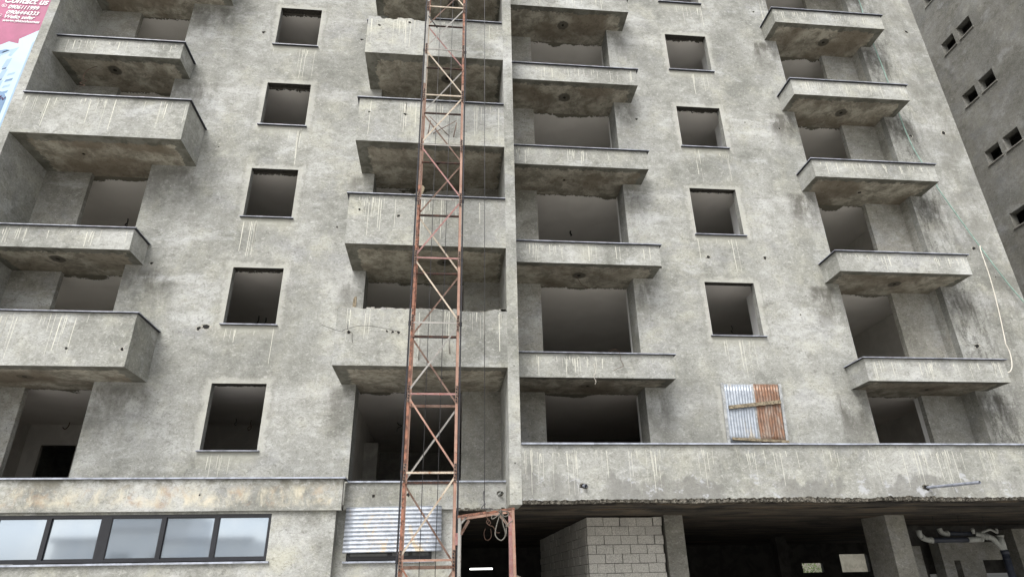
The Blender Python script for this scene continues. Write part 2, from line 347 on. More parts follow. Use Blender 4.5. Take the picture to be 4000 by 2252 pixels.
def bmn(): return bmesh.new()
def up_to(o, root):           # parent with world coordinates kept
    o.parent = root; o.matrix_parent_inverse = Matrix.Translation(-root.location); return o

def drips(bm, x0, x1, y, zt, L, n, seed, mi, wmin=.008, wmax=.024, zmin=None, clusters=None):
    rnd = random.Random(seed); cs = clusters or [rnd.uniform(x0, x1) for _ in range(max(2, n // 5))]
    for i in range(n):
        x = rnd.gauss(rnd.choice(cs), .11) if rnd.random() < .75 else rnd.uniform(x0, x1)
        if x < x0 + .02 or x > x1 - .02: continue
        if rnd.random() < .06: continue
        l = L * (rnd.random() ** 1.6 * .9 + .08); w_ = rnd.uniform(wmin, wmax) * rnd.choice((.5, .7, 1, 1)); z0 = zt - rnd.uniform(.0, .1)
        zb = max(z0 - l, zmin) if zmin is not None else z0 - l
        if z0 - zb < .04: continue
        dx = rnd.uniform(-.012, .012); ks = 4; prev = None
        for k in range(ks + 1):
            t = k / ks; xx = x + dx * t + rnd.uniform(-.002, .002); ww = w_ * (1 - .45 * t) / 2; z = z0 + (zb - z0) * t
            a = bm.verts.new((xx - ww, y, z)); b = bm.verts.new((xx + ww, y, z))
            if prev: f = bm.faces.new((prev[0], a, b, prev[1])); f.material_index = mi
            prev = (a, b)

def holepatch(bm, x, y, z, r, seed, mi_h, mi_r=None):   # chipped hole: dark irregular recess disc with a rubble rim, on a wall facing -y
    rnd = random.Random(seed); n = 9
    rr = [r * rnd.uniform(.6, 1.25) for _ in range(n)]
    if mi_r is not None:
        bm.faces.new([bm.verts.new((x + 1.5 * rr[k] * math.cos(-6.2832 * k / n), y - .002, z + 1.3 * rr[k] * math.sin(-6.2832 * k / n))) for k in range(n)]).material_index = mi_r
    bm.faces.new([bm.verts.new((x + rr[k] * math.cos(-6.2832 * k / n), y - .005, z + rr[k] * math.sin(-6.2832 * k / n))) for k in range(n)]).material_index = mi_h

# ------------------------------------------------------------------ ground
bm = bmn(); quad(bm, ((-400, -400, 0), (400, -400, 0), (400, 400, 0), (-400, 400, 0)))
tag(obj('ground', bm, M_GROUND), kind='structure')

# ------------------------------------------------------------------ the unfinished building
PITCHZ = 2.985
def ZC(j): return 5.96 + PITCHZ * j           # soffit / ceiling level above storey j
B = empty('apartment_building', (2, 0, 0), 'large unfinished grey concrete apartment block with empty window holes and balconies', 'building')
ZTOP = 26.6
def wall_holes(bm, x0, x1, z0, z1, y0, y1, holes, sides=True):
    xs = sorted({x0, x1, *[h[0] for h in holes], *[h[1] for h in holes]}); zs = sorted({z0, z1, *[h[2] for h in holes], *[h[3] for h in holes]})
    inside = lambda cx, cz: any(h[0] < cx < h[1] and h[2] < cz < h[3] for h in holes)
    for i in range(len(xs) - 1):
        for k in range(len(zs) - 1):
            if inside((xs[i] + xs[i + 1]) / 2, (zs[k] + zs[k + 1]) / 2): continue
            a, b, c_, e = xs[i], xs[i + 1], zs[k], zs[k + 1]
            quad(bm, ((a, y0, c_), (b, y0, c_), (b, y0, e), (a, y0, e))); quad(bm, ((a, y1, c_), (a, y1, e), (b, y1, e), (b, y1, c_)))
    for h in holes:
        a, b, c_, e = h
        quad(bm, ((a, y0, c_), (a, y1, c_), (a, y1, e), (a, y0, e)), 1); quad(bm, ((b, y0, c_), (b, y0, e), (b, y1, e), (b, y1, c_)), 1)
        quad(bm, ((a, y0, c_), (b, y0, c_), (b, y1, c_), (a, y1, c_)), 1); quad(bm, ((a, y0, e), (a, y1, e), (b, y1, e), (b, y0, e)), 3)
    quad(bm, ((x0, y0, z0), (x0, y0, z1), (x0, y1, z1), (x0, y1, z0)), 1); quad(bm, ((x1, y0, z0), (x1, y1, z0), (x1, y1, z1), (x1, y0, z1)), 1)
    quad(bm, ((x0, y0, z0), (x0, y1, z0), (x1, y1, z0), (x1, y0, z0))); quad(bm, ((x0, y0, z1), (x1, y0, z1), (x1, y1, z1), (x0, y1, z1)))
LW = [(-5.43, -4.202, 16.415 - 3 * k, 17.956 - 3 * k) for k in range(-2, 5)]
RW = [(6.78, 8.16, 16.353 - 3 * k, 17.896 - 3 * k) for k in range(-2, 4)]
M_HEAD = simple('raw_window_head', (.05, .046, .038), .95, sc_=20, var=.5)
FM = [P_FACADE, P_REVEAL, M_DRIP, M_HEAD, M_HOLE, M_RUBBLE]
def chips(bm, lst, y, mh=4, mr=5):
    for i, (x, z, r) in enumerate(lst): holepatch(bm, x, y, z, r, i + int(x * 10), mh, mr)
bm = bmn(); wall_holes(bm, -8.0, -2.16, 3.2, ZTOP, 0, .2, LW)
for i, h in enumerate(LW):
    drips(bm, h[0] - .05, h[1] + .05, -.003, h[2] - .06, 1.25, 9, i + 3, 2)
chips(bm, [(-5.82, 16.89, .05), (-5.97, 7.3, .05), (-5.80, 7.35, .07), (-2.9, 16.83, .045), (-3.0, 10.2, .03), (-6.4, 12.6, .02), (-7.4, 9.0, .035)], 0)
obj('facade_wall', bm, FM, B)
bm = bmn(); wall_holes(bm, 4.82, 10.6, 3.2, ZTOP, 0, .2, RW)
for i, h in enumerate(RW): drips(bm, h[0] - .05, h[1] + .05, -.003, h[2] - .06, 1.3, 10, i + 33, 2)
drips(bm, 9.9, 10.5, -.003, 19.9, 1.4, 4, 5, 2)
chips(bm, [(7.0, 9.65, .05), (8.63, 9.68, .05), (9.98, 14.23, .04), (9.8, 14.35, .02), (5.46, 14.3, .04), (10.06, 19.2, .035), (5.62, 9.3, .035), (9.3, 8.0, .02), (8.9, 14.4, .02)], 0)
obj('facade_wall', bm, FM, B)
bm = bmn(); wall_holes(bm, 13.6, 16.02, 3.2, ZTOP, 0, .2, [])
chips(bm, [(14.09, 7.2, .07), (15.47, 14.39, .06), (15.49, 18.74, .06), (15.05, 10.2, .05), (15.4, 9.3, .02), (14.3, 14.2, .05)], 0)
obj('facade_wall', bm, FM, B)
# side wall of this wing and return walls of the loggias
for a, b in ((-8.0, -7.82), (-2.34, -2.16), (4.82, 5.0), (10.42, 10.6), (13.6, 13.78)):
    bm = bmn(); bx(bm, a, b, .2, .65, 3.2, ZTOP); obj('return_wall', bm, P_REVEAL if a != 13.6 else P_PITTED, B)
bm = bmn(); bx(bm, 15.8, 16.02, .2, 14, 3.2, ZTOP); obj('side_wall', bm, P_WING, B)
# loggia back walls (solid panel beside each balcony door)
for a, b, lb in ((-10.9, -9.74, None), (.35, 1.3, None), (1.55, 2.41, None), (12.47, 13.6, None)):
    bm = bmn(); bx(bm, a, b, .5, .65, 3.2, ZTOP); obj('loggia_wall', bm, P_PITTED, B)
# vertical fins
bm = bmn(); bx(bm, 1.30, 1.55, -1.45, .65, 3.08, ZTOP)
chips(bm, [(1.42, 3.9, .015), (1.44, 6.0, .012)], -1.45, 1, 0); obj('vertical_fin', bm, [P_FIN, M_HOLE], B)
bm = bmn(); bx(bm, -11.13, -10.9, -1.15, .65, 3.2, ZTOP); obj('vertical_fin', bm, P_FIN, B)
# window sills
for h in LW + RW:
    if h[2] < 4.0: continue
    bm = bmn(); bx(bm, h[0] - .06, h[1] + .06, -.075, .12, h[2] - .018, h[2] + .006)[0].material_index = 1; obj('window_sill', bm, [M_CAP, M_CAP_SHADE], B)

# balconies -------------------------------------------------------
def cap_bm(segs, w_=.04, t=.04):
    bm = bmn(); rnd = random.Random(len(segs))
    for (x0, x1, y0, y1, z) in segs: bx(bm, x0, x1, y0, y1, z, z + t)
    return bm
def balcony(x0, x1, yf, zb, h, rec, soff, pm, side_r=True, side_l=True, seed=0, dr=30, cap=True, caps=None, jag=None, holes=(), clusters=None):
    zt = zb + h; bm = bmn(); T = .12
    # slab: part in front of the wall plane, part inside the loggia
    fs = bx(bm, x0, x1, yf + T, 0 if not rec else 0, zb, zb + .16, 0); fs[0].material_index = 1
    if rec:
        fs = bx(bm, rec[0], rec[1], 0, .65, zb, zb + .16, 0); fs[0].material_index = 1
    # parapet: front, with optional broken top
    if jag:
        poly = [(x0, zb), (x1, zb)] + [(x, zt + dz) for x, dz in jag[::-1]]
        prism(bm, poly, yf, yf + T, 0)
        rnd = random.Random(5)
        for x, dz in jag:
            for _ in range(2):
                rx = x + rnd.uniform(-.08, .08); r = rnd.uniform(.012, .035); zz = zt + dz
                bx(bm, rx - r * 1.4, rx + r, yf + .02, yf + .08, zz - r, zz + r * .5, 5)
    else:
        bx(bm, x0, x1, yf, yf + T, zb, zt, 0)
    for f in bm.faces:
        if f.normal.z < -.9 or abs(sum(v.co.z for v in f.verts) / len(f.verts) - zb) < 1e-4: f.material_index = 1
    if side_r: bx(bm, x1 - T, x1, yf + T, 0, zb + .16, zt, 0)
    if side_l: bx(bm, x0, x0 + T, yf + T, 0, zb + .16, zt, 0)
    drips(bm, x0 + .03, x1 - .03, yf - .003, zt - .03, h * .85, dr, seed + 7, 2, zmin=zb + .02, clusters=clusters)
    for i, (x, z, r) in enumerate(holes): holepatch(bm, x, yf, z, r, i + seed, 4, 5)
    bmesh.ops.recalc_face_normals(bm, faces=bm.faces)
    o = obj('balcony', bm, [pm, soff, M_DRIP, M_HEAD, M_HOLE, M_RUBBLE], B, fix=False)
    ov = .06
    if cap:
        segs = caps or [(x0 - (ov if side_l else 0), x1 + (ov if side_r else 0), yf - ov, yf + T + .02)]
        for (a, b, c_, e) in segs:
            bm = bmn()
            n = max(1, int((b - a) / 1.3)); rnd = random.Random(seed)
            for i in range(n):
                dz = rnd.uniform(0, .004); u0 = a + (b - a) * i / n; u1 = a + (b - a) * (i + 1) / n
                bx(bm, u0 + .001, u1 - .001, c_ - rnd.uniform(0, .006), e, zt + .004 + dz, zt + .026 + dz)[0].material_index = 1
            obj('parapet_cap', bm, [M_CAP, M_CAP_SHADE], o)
        for on, xa, xb in ((side_r, x1 - T - .02, x1 + ov), (side_l, x0 - ov, x0 + T + .02)):
            if on: bm = bmn(); bx(bm, xa, xb, yf + T + .021, -.004, zt + .005, zt + .026)[0].material_index = 1; obj('parapet_cap', bm, [M_CAP, M_CAP_SHADE], o)
    return o
RA, RC, RD, RE = (-10.9, -8.0), (-2.16, 1.3), (1.55, 4.82), (10.6, 13.6)
for j in range(0, 7):
    zb = ZC(j); big = (j % 2 == 0)
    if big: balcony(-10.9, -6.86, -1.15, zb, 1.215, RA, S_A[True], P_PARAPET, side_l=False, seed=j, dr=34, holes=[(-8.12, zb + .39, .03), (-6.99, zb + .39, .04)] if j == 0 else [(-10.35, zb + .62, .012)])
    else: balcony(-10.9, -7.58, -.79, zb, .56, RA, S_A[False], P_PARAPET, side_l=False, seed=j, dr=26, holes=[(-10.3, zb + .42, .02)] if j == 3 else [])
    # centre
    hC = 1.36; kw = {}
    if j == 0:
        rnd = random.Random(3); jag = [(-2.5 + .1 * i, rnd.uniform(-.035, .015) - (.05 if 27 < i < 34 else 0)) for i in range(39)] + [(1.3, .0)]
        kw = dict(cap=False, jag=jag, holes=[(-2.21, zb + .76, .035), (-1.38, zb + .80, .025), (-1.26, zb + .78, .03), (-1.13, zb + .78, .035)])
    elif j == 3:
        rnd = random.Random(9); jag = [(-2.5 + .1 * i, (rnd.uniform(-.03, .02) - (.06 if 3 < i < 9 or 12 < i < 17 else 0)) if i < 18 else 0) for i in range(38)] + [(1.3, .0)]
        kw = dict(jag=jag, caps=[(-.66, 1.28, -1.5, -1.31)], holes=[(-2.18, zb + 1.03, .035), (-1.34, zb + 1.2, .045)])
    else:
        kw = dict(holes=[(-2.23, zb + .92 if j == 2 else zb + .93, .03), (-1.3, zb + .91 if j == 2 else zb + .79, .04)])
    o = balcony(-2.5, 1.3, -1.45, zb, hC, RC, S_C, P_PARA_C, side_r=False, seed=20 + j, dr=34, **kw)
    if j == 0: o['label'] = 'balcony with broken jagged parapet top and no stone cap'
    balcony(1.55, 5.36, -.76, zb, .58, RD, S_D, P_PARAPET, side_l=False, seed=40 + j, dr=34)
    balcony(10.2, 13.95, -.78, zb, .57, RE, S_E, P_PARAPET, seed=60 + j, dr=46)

# floors, partitions, room back walls ------------------------------
for j in range(0, 7):
    z = ZC(j); bm = bmn()
    fs = bx(bm, -12.0, 15.8, .65, 8.5, z, z + .16); fs[1].material_index = 1
    for a, b in ((-7.82, -2.34), (5.0, 10.42), (13.78, 15.8)): fs = bx(bm, a, b, .2, .65, z, z + .16); fs[1].material_index = 1
    obj('floor_slab', bm, [M_PAINT, M_RAW], B)
for j in range(-1, 6):
    z0 = (ZC(j) + .16) if j >= 0 else 3.2; z1 = ZC(j + 1)
    for a, b, c_, e in ((-11.85, -11.7, .655, 4.3), (-7.82, -7.7, .655, 4.3), (-2.5, -2.36, .655, 8.49), (1.4, 1.54, .655, 8.49), (10.3, 10.41, .655, 8.49), (13.5, 13.62, .655, 4.3), (15.68, 15.79, .655, 8.49)):
        bm = bmn(); bx(bm, a, b, c_, e, z0, z1); obj('partition_wall', bm, M_ROOM, B)
    bm = bmn(); bx(bm, 8.42, 8.6, .2, 1.03, z0, z1); obj('partition_wall', bm, M_WHITEWALL, B)
    bm = bmn(); bx(bm, 4.87, 5.0, .655, .95, z0, z1); obj('partition_wall', bm, M_WHITEWALL, B)
    if j == -1: bm = bmn(); bx(bm, 12.50, 12.62, .655, .84, z0, z1); obj('partition_wall', bm, M_WHITEWALL, B)
    dr = [((-11.27, -10.34), 5.39)] if j == -1 else ([((11.9, 12.5), 7.75)] if j == 0 else [])
    for a, b in ((-11.7, -2.51), (10.42, 13.49)):
        bm = bmn(); cur = a
        for (da, db), zt in dr:
            if a < da < b: bx(bm, cur, da, 4.3, 4.42, z0, z1); bx(bm, da, db, 4.3, 4.42, zt, z1); cur = db
        bx(bm, cur, b, 4.3, 4.42, z0, z1); obj('room_back_wall', bm, M_ROOM, B)
bm = bmn(); bx(bm, -12.0, 15.8, 8.5, 8.7, 3.2, ZTOP); obj('rear_wall', bm, M_RAW, B)
bm = bmn(); bx(bm, -12.2, -12.0, .66, 8.7, 3.2, ZTOP); obj('side_wall', bm, P_PLAIN, B)
bm = bmn(); bx(bm, -2.40, -1.97, 4.0, 4.29, 3.2, 5.40); obj('interior_pier', bm, M_RAW, B)
bm = bmn(); bx(bm, -12.2, 16.02, -1.45, 8.7, ZTOP, ZTOP + .25); obj('roof_slab', bm, P_PLAIN, B)

# first floor slab over the parking, with the three bands -----------
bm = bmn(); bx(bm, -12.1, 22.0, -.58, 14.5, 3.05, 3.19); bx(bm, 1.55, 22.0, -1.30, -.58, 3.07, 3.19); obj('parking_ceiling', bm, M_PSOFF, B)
bm = bmn(); bx(bm, -12.4, -2.1, -1.0, -.85, 3.05, 3.66)
drips(bm, -12, -2.2, -1.003, 3.5, .3, 26, 90, 2, wmin=.004, wmax=.008); holepatch(bm, -4.9, -1.0, 3.36, .02, 3, 3)
o = obj('left_band', bm, [P_BAND_L, P_PLAIN, M_DRIP, M_HOLE], B); o.name = 'parapet_band'
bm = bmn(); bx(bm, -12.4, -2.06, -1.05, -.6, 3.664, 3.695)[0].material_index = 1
obj('parapet_cap', bm, [M_CAPB, M_CAP_SHADE], o)
bm = bmn(); bx(bm, -2.1, 1.295, -.7, -.585, 3.08, 3.62)
for i in range(60):   # spalled lower edge above the hoist doorway
    rnd = random.Random(i); x = rnd.uniform(.2, 1.27); r = rnd.uniform(.012, .04); bx(bm, x - r, x + r, -.705 + rnd.uniform(0, .02), -.62, 3.08 - r * .8, 3.08 + r * .7, 1)
for x, z, r in ((-.78, 3.38, .04), (-1.5, 3.36, .03), (1.17, 3.39, .05)): holepatch(bm, x, -.7, z, r, int(x * 9), 2, 1)
drips(bm, -2.0, 1.2, -.703, 3.5, .35, 14, 95, 3, wmin=.004, wmax=.009)
o = obj('parapet_band', bm, [P_BAND_M, M_SPALL, M_HOLE, M_DRIP], B)
bm = bmn(); bx(bm, -2.055, 1.292, -.745, -.3, 3.624, 3.655); obj('parapet_cap', bm, [M_CAPB, M_CAP_SHADE], o)
# long right band with spalled foot
bm = bmn(); x = 1.555; rnd = random.Random(77); cols = []
while x < 22:
    am = .5 + .5 * math.sin(x * 1.3 + 2 * math.sin(x * .7)); cols.append((x, 3.10 + rnd.uniform(-.018, .022) * (.4 + am) + .012 * math.sin(x * 2.1), 3.15 + .06 * am * rnd.uniform(.3, 1) + rnd.uniform(-.01, .02), rnd.uniform(-.03, .035), rnd.uniform(.0, .03))); x += .045
vv = []
for (x, zb_, zm, dy, dy2) in cols:
    vv.append([bm.verts.new(p) for p in ((x, -1.45, 4.27), (x, -1.45, zm), (x, -1.45 + .02 + dy * .5, (zb_ + zm) / 2 + .01), (x, -1.42 + dy, zb_), (x, -1.30, zb_), (x, -1.30, 4.27))])
for i in range(len(vv) - 1):
    for k in range(6):
        f = bm.faces.new((vv[i][k], vv[i + 1][k], vv[i + 1][(k + 1) % 6], vv[i][(k + 1) % 6])); f.material_index = 1 if k in (1, 2, 3) else 0
bmesh.ops.recalc_face_normals(bm, faces=bm.faces)
drips(bm, 1.6, 14.5, -1.453, 4.18, .9, 150, 99, 2, wmin=.006, wmax=.013, zmin=3.2, clusters=[1.62, 1.85, 2.4, 2.7, 3.2, 4.35, 4.45, 6.5, 7.2, 8.3, 10.3, 10.5, 11.0, 12.0, 5.4])
for x, z, r in ((2.83, 3.43, .055), (10.39, 3.37, .06)): holepatch(bm, x, -1.45, z, r, int(x), 3, 1)
o = obj('parapet_band', bm, [P_BAND_R, M_SPALL, M_DRIP, M_HOLE], B, fix=False)
bm = bmn(); rnd = random.Random(1); x = 1.555
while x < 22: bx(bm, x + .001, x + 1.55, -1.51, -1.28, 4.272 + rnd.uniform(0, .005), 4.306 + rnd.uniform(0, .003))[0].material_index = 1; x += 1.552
obj('parapet_cap', bm, [M_CAPB, M_CAP_SHADE], o)

# lower walls ------------------------------------------------------
bm = bmn(); wall_holes(bm, -12.4, -2.2, 0, 3.048, -.93, -.75, [(-11.6, -3.46, 2.12, 3.0)]); obj('lower_wall', bm, [P_LOWER, P_REVEAL, M_DRIP, P_REVEAL], B)
bm = bmn(); wall_holes(bm, -2.2, .2, 0, 3.078, -.63, -.45, [(-1.97, -.25, 2.1, 2.95)]); bx(bm, -2.38, -2.2, -.75, -.45, 0, 3.04)
obj('lower_wall', bm, [P_LOWER, P_REVEAL, M_DRIP, P_REVEAL], B)
def window_unit(frame, panes, x0, x1, z0, z1, y, muls, fw_=.05):
    bm = bmn(); bx(bm, x0, x1, y, y + .07, z0, z0 + fw_); bx(bm, x0, x1, y, y + .07, z1 - fw_, z1)
    bx(bm, x0, x0 + fw_, y, y + .07, z0 + fw_, z1 - fw_); bx(bm, x1 - fw_, x1, y, y + .07, z0 + fw_, z1 - fw_)
    for (a, b) in muls: bx(bm, a, b, y + .001, y + .069, z0 + fw_, z1 - fw_)
    f = obj('ribbon_window' if len(muls) > 2 else 'window', bm, M_FRAME, B)
    cuts = [x0 + fw_] + [v for mm in muls for v in mm] + [x1 - fw_]
    for i in range(0, len(cuts), 2):
        a, b = cuts[i], cuts[i + 1]; off = .0 if (i // 2) % 2 else .018; r = .035
        bm = bmn(); yy = y + .012 + off; r = .022          # sash
        bx(bm, a, b, yy, yy + .03, z0 + fw_, z0 + fw_ + r); bx(bm, a, b, yy, yy + .03, z1 - fw_ - r, z1 - fw_)
        bx(bm, a, a + r * .6, yy, yy + .03, z0 + fw_ + r, z1 - fw_ - r); bx(bm, b - r * .6, b, yy, yy + .03, z0 + fw_ + r, z1 - fw_ - r)
        obj('sash', bm, M_FRAME, f)
        bm = bmn(); bx(bm, a + r * .6, b - r * .6, yy + .012, yy + .018, z0 + fw_ + r, z1 - fw_ - r)
        rt_ = random.Random(i + 5); sh_ = rt_.uniform(-.005, .005); sv_ = rt_.uniform(-.006, .006)
        for v in bm.verts: v.co.y += (v.co.x - a) * sh_ + (v.co.z - z0) * sv_
        obj('pane', bm, panes, f)
    return f
muls = [(-10.52, -10.44), (-9.62, -9.42), (-8.66, -8.58), (-7.70, -7.62), (-6.70, -6.50), (-5.56, -5.48), (-4.56, -4.47)]
window_unit(M_FRAME, M_GLASS, -11.6, -3.46, 2.14, 3.0, -.90, muls)
M_GLASS_D = simple('dark_glass', (.05, .06, .06), .08, spec=.8)
window_unit(M_FRAME, M_GLASS_D, -1.97, -.25, 2.12, 2.95, -.60, [(-1.14, -1.07)])
bm = bmn(); bx(bm, -11.7, -3.40, -.99, -.80, 2.085, 2.12); obj('window_sill', bm, M_CAPB, B)
bm = bmn(); bx(bm, -2.03, -.2, -.69, -.5, 2.065, 2.10); obj('window_sill', bm, M_CAPB, B)

# parking level ----------------------------------------------------
def col_part(name, x0, x1, y0, y1, z0, z1, m_): bm = bmn(); bx(bm, x0, x1, y0, y1, z0, z1); return obj(name, bm, m_, B)
col_part('concrete_column', 5.17, 5.62, .70, 1.2, 0, 3.05, P_COLUMN)
col_part('concrete_column', 11.08, 11.60, 1.2, 2.2, 0, 3.05, P_COLUMN)
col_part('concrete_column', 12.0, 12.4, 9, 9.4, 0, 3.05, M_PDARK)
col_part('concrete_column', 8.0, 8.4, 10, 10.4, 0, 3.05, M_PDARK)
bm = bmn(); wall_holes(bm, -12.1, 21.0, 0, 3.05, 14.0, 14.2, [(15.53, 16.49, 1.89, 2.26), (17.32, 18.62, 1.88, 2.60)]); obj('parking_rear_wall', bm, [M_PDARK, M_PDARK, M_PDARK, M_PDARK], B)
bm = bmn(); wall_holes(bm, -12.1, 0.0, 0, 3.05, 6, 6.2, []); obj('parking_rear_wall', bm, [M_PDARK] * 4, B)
# concrete frame seen beyond the big column
bm = bmn(); bx(bm, 13.45, 13.88, 4.0, 4.3, 0, 2.44); bx(bm, 14.40, 14.74, 3.9, 4.3, 0, 2.53)
bx(bm, 14.74, 16.5, 4.0, 4.25, 2.04, 2.52); bx(bm, 15.0, 15.71, 3.98, 4.25, 0, 2.04)
obj('concrete_frame', bm, P_COLUMN, B)
bm = bmn(); bx(bm, 13.0, 14.4, 4.6, 4.7, 0, 3.05); bx(bm, 14.4, 22, 4.9, 5.1, 1.69, 3.05); obj('dark_backdrop', bm, M_PDARK, B)  # added dark sheets standing in for the unlit depth behind the frame
bm = bmn(); bx(bm, 16.95, 17.5, 4.0, 4.5, 0, 2.88); obj('concrete_column', bm, P_COLUMN, B)
# drain pipes set into the bands
for pts, r, mt in (([(10.40, -1.40, 3.37), (10.66, -2.62, 3.31)], .030, M_PVC_G), ([(2.83, -1.42, 3.44), (2.86, -1.56, 3.42)], .035, M_PVC_G), ([(1.12, -.66, 3.36), (1.19, -.84, 3.39)], .028, M_PVC)):
    bm = bmn(); a, b = Vector(pts[0]), Vector(pts[1]); tube(bm, [a, b], r, 12, cap=False); tube(bm, [b, a], r * .82, 12, cap=False)
    obj('drain_pipe', bm, mt, B, fix=False)

for o in list(B.children): o.matrix_parent_inverse = Matrix.Translation(-B.location)

# ------------------------------------------------------------------ side wing standing at right angles
W = empty('side_wing', (22.3, 5, 0), 'darker grey concrete wing at the far right with pairs of small square window holes', 'building')
bm = bmn(); hs_ = []
for k in range(-1, 8):
    zt = 23.9 - 3.04 * k
    if zt < 4: break
    hs_ += [(3.38, 4.13, zt - .66, zt), (4.36, 5.08, zt - .66, zt)]
def wall_x(bm, X, T, y0, y1, z0, z1, holes):
    ys = sorted({y0, y1, *[h[0] for h in holes], *[h[1] for h in holes]}); zs = sorted({z0, z1, *[h[2] for h in holes], *[h[3] for h in holes]})
    for i in range(len(ys) - 1):
        for k in range(len(zs) - 1):
            cy, cz = (ys[i] + ys[i + 1]) / 2, (zs[k] + zs[k + 1]) / 2
            if any(h[0] < cy < h[1] and h[2] < cz < h[3] for h in holes): continue
            a, b, c_, e = ys[i], ys[i + 1], zs[k], zs[k + 1]
            quad(bm, ((X, a, c_), (X, a, e), (X, b, e), (X, b, c_))); quad(bm, ((X + T, a, c_), (X + T, b, c_), (X + T, b, e), (X + T, a, e)))
    for a, b, c_, e in holes:
        quad(bm, ((X, a, c_), (X + T, a, c_), (X + T, a, e), (X, a, e)), 1); quad(bm, ((X, b, c_), (X, b, e), (X + T, b, e), (X + T, b, c_)), 1)
        quad(bm, ((X, a, c_), (X, b, c_), (X + T, b, c_), (X + T, a, c_)), 1); quad(bm, ((X, a, e), (X + T, a, e), (X + T, b, e), (X, b, e)), 1)
wall_x(bm, 22.3, .3, -1.5, 16, 3.3, 28, hs_); o = obj('wing_wall', bm, [P_WING, P_WING], W, fix=False)
bm = bmn(); bx(bm, 22.6, 27, -1.5, -1.3, 3.3, 28); bx(bm, 22.6, 27, 15.8, 16, 3.3, 28); bx(bm, 26.8, 27, -1.3, 15.8, 3.3, 28); bx(bm, 22.6, 26.8, -1.3, 15.8, 27.8, 28)
for k in range(8): bx(bm, 22.6, 26.8, -1.3, 15.8, 3.3 + 3.04 * k, 3.45 + 3.04 * k)
bx(bm, 23.8, 23.9, -1.3, 15.8, 3.3, 27.8)
obj('wing_shell', bm, P_WING, W)
for y0, y1, z0, z1 in hs_:
    bm = bmn(); bx(bm, 22.25, 22.4, y0 - .04, y1 + .04, z0 - .03, z0 + .006); obj('window_sill', bm, simple('pale_sill', (.30, .29, .26)) if 'pale_sill' not in bpy.data.materials else bpy.data.materials['pale_sill'], W)
for y in (-1.2, 4, 9.5, 15): bm = bmn(); bx(bm, 22.35, 22.8, y, y + .45, 0, 3.299); obj('wing_column', bm, P_COLUMN, W)
for o in W.children: o.matrix_parent_inverse = Matrix.Translation(-W.location)

# ------------------------------------------------------------------ hoist mast
def angle_post(bm, x, y, sx, sy, z0, z1, a=.052, t=.007):
    bx(bm, min(x, x + sx * a), max(x, x + sx * a), min(y, y + sy * t), max(y, y + sy * t), z0, z1)
    bx(bm, min(x, x + sx * t), max(x, x + sx * t), min(y + sy * t, y + sy * a), max(y + sy * t, y + sy * a), z0, z1)
XL, XR, YF, YR = -.79, .20, -2.6, -2.05
T_ = empty('hoist_mast', (-.3, -2.3, 0), 'tall rusty orange steel lattice hoist mast in front of the building', 'hoist mast')
zs = [2.03 + 1.497 * k for k in range(-1, 16)]
cl = ['orange', 'orange', 'salmon', 'orange', 'orange', 'pink', 'pink', 'dark']
seg = [(0, .9)] + [(.9 + 2.994 * i, .9 + 2.994 * (i + 1)) for i in range(9)]
lc = ['orange', 'orange', 'orange', 'orange', 'brown', 'grey', 'brown', 'dark', 'brown', 'brown']
rc = ['orange', 'salmon', 'salmon', 'salmon', 'salmon', 'orange', 'salmon', 'salmon', 'brown', 'brown']
for i, (a, b) in enumerate(seg):
    for x, y, sx, sy, cc in ((XL, YF, 1, 1, lc), (XR, YF, -1, 1, rc), (XL, YR, 1, -1, ['salmon'] * 3 + ['orange', 'salmon', 'cream'] + ['orange'] * 6), (XR, YR, -1, -1, ['brown'] * 12)):
        bm = bmn(); angle_post(bm, x, y, sx, sy, a + .004, b - .004); obj('post', bm, RU[cc[i]], T_)
for x0, x1 in ((XL - .045, XL - .012), (XR + .012, XR + .045)):
    bm = bmn(); bx(bm, x0, x1, YF - .01, YF + .05, 0, 24.8)
    for z in zs: bx(bm, min(x0, x1 - .045), max(x1, x0 + .045), YF + .0501, YF + .056, z - .05, z + .05)
    obj('guide_rail', bm, RU['black'], T_)
fcol = ['orange', 'salmon', 'cream', 'pink', 'grey', 'pink', 'grey', 'grey', 'cream', 'grey', 'cream', 'grey', 'pink', 'grey', 'cream', 'grey', 'grey']
fd = ['orange', 'cream', 'salmon', 'grey', 'cream', 'pink', 'pink', 'cream', 'cream', 'grey', 'cream', 'grey', 'pink', 'cream', 'grey', 'cream', 'grey']
rdc = ['brown', 'brown', 'grey', 'brown', 'brown', 'cream', 'brown', 'brown', 'grey', 'pink', 'brown', 'brown', 'brown', 'grey', 'brown', 'brown', 'brown']
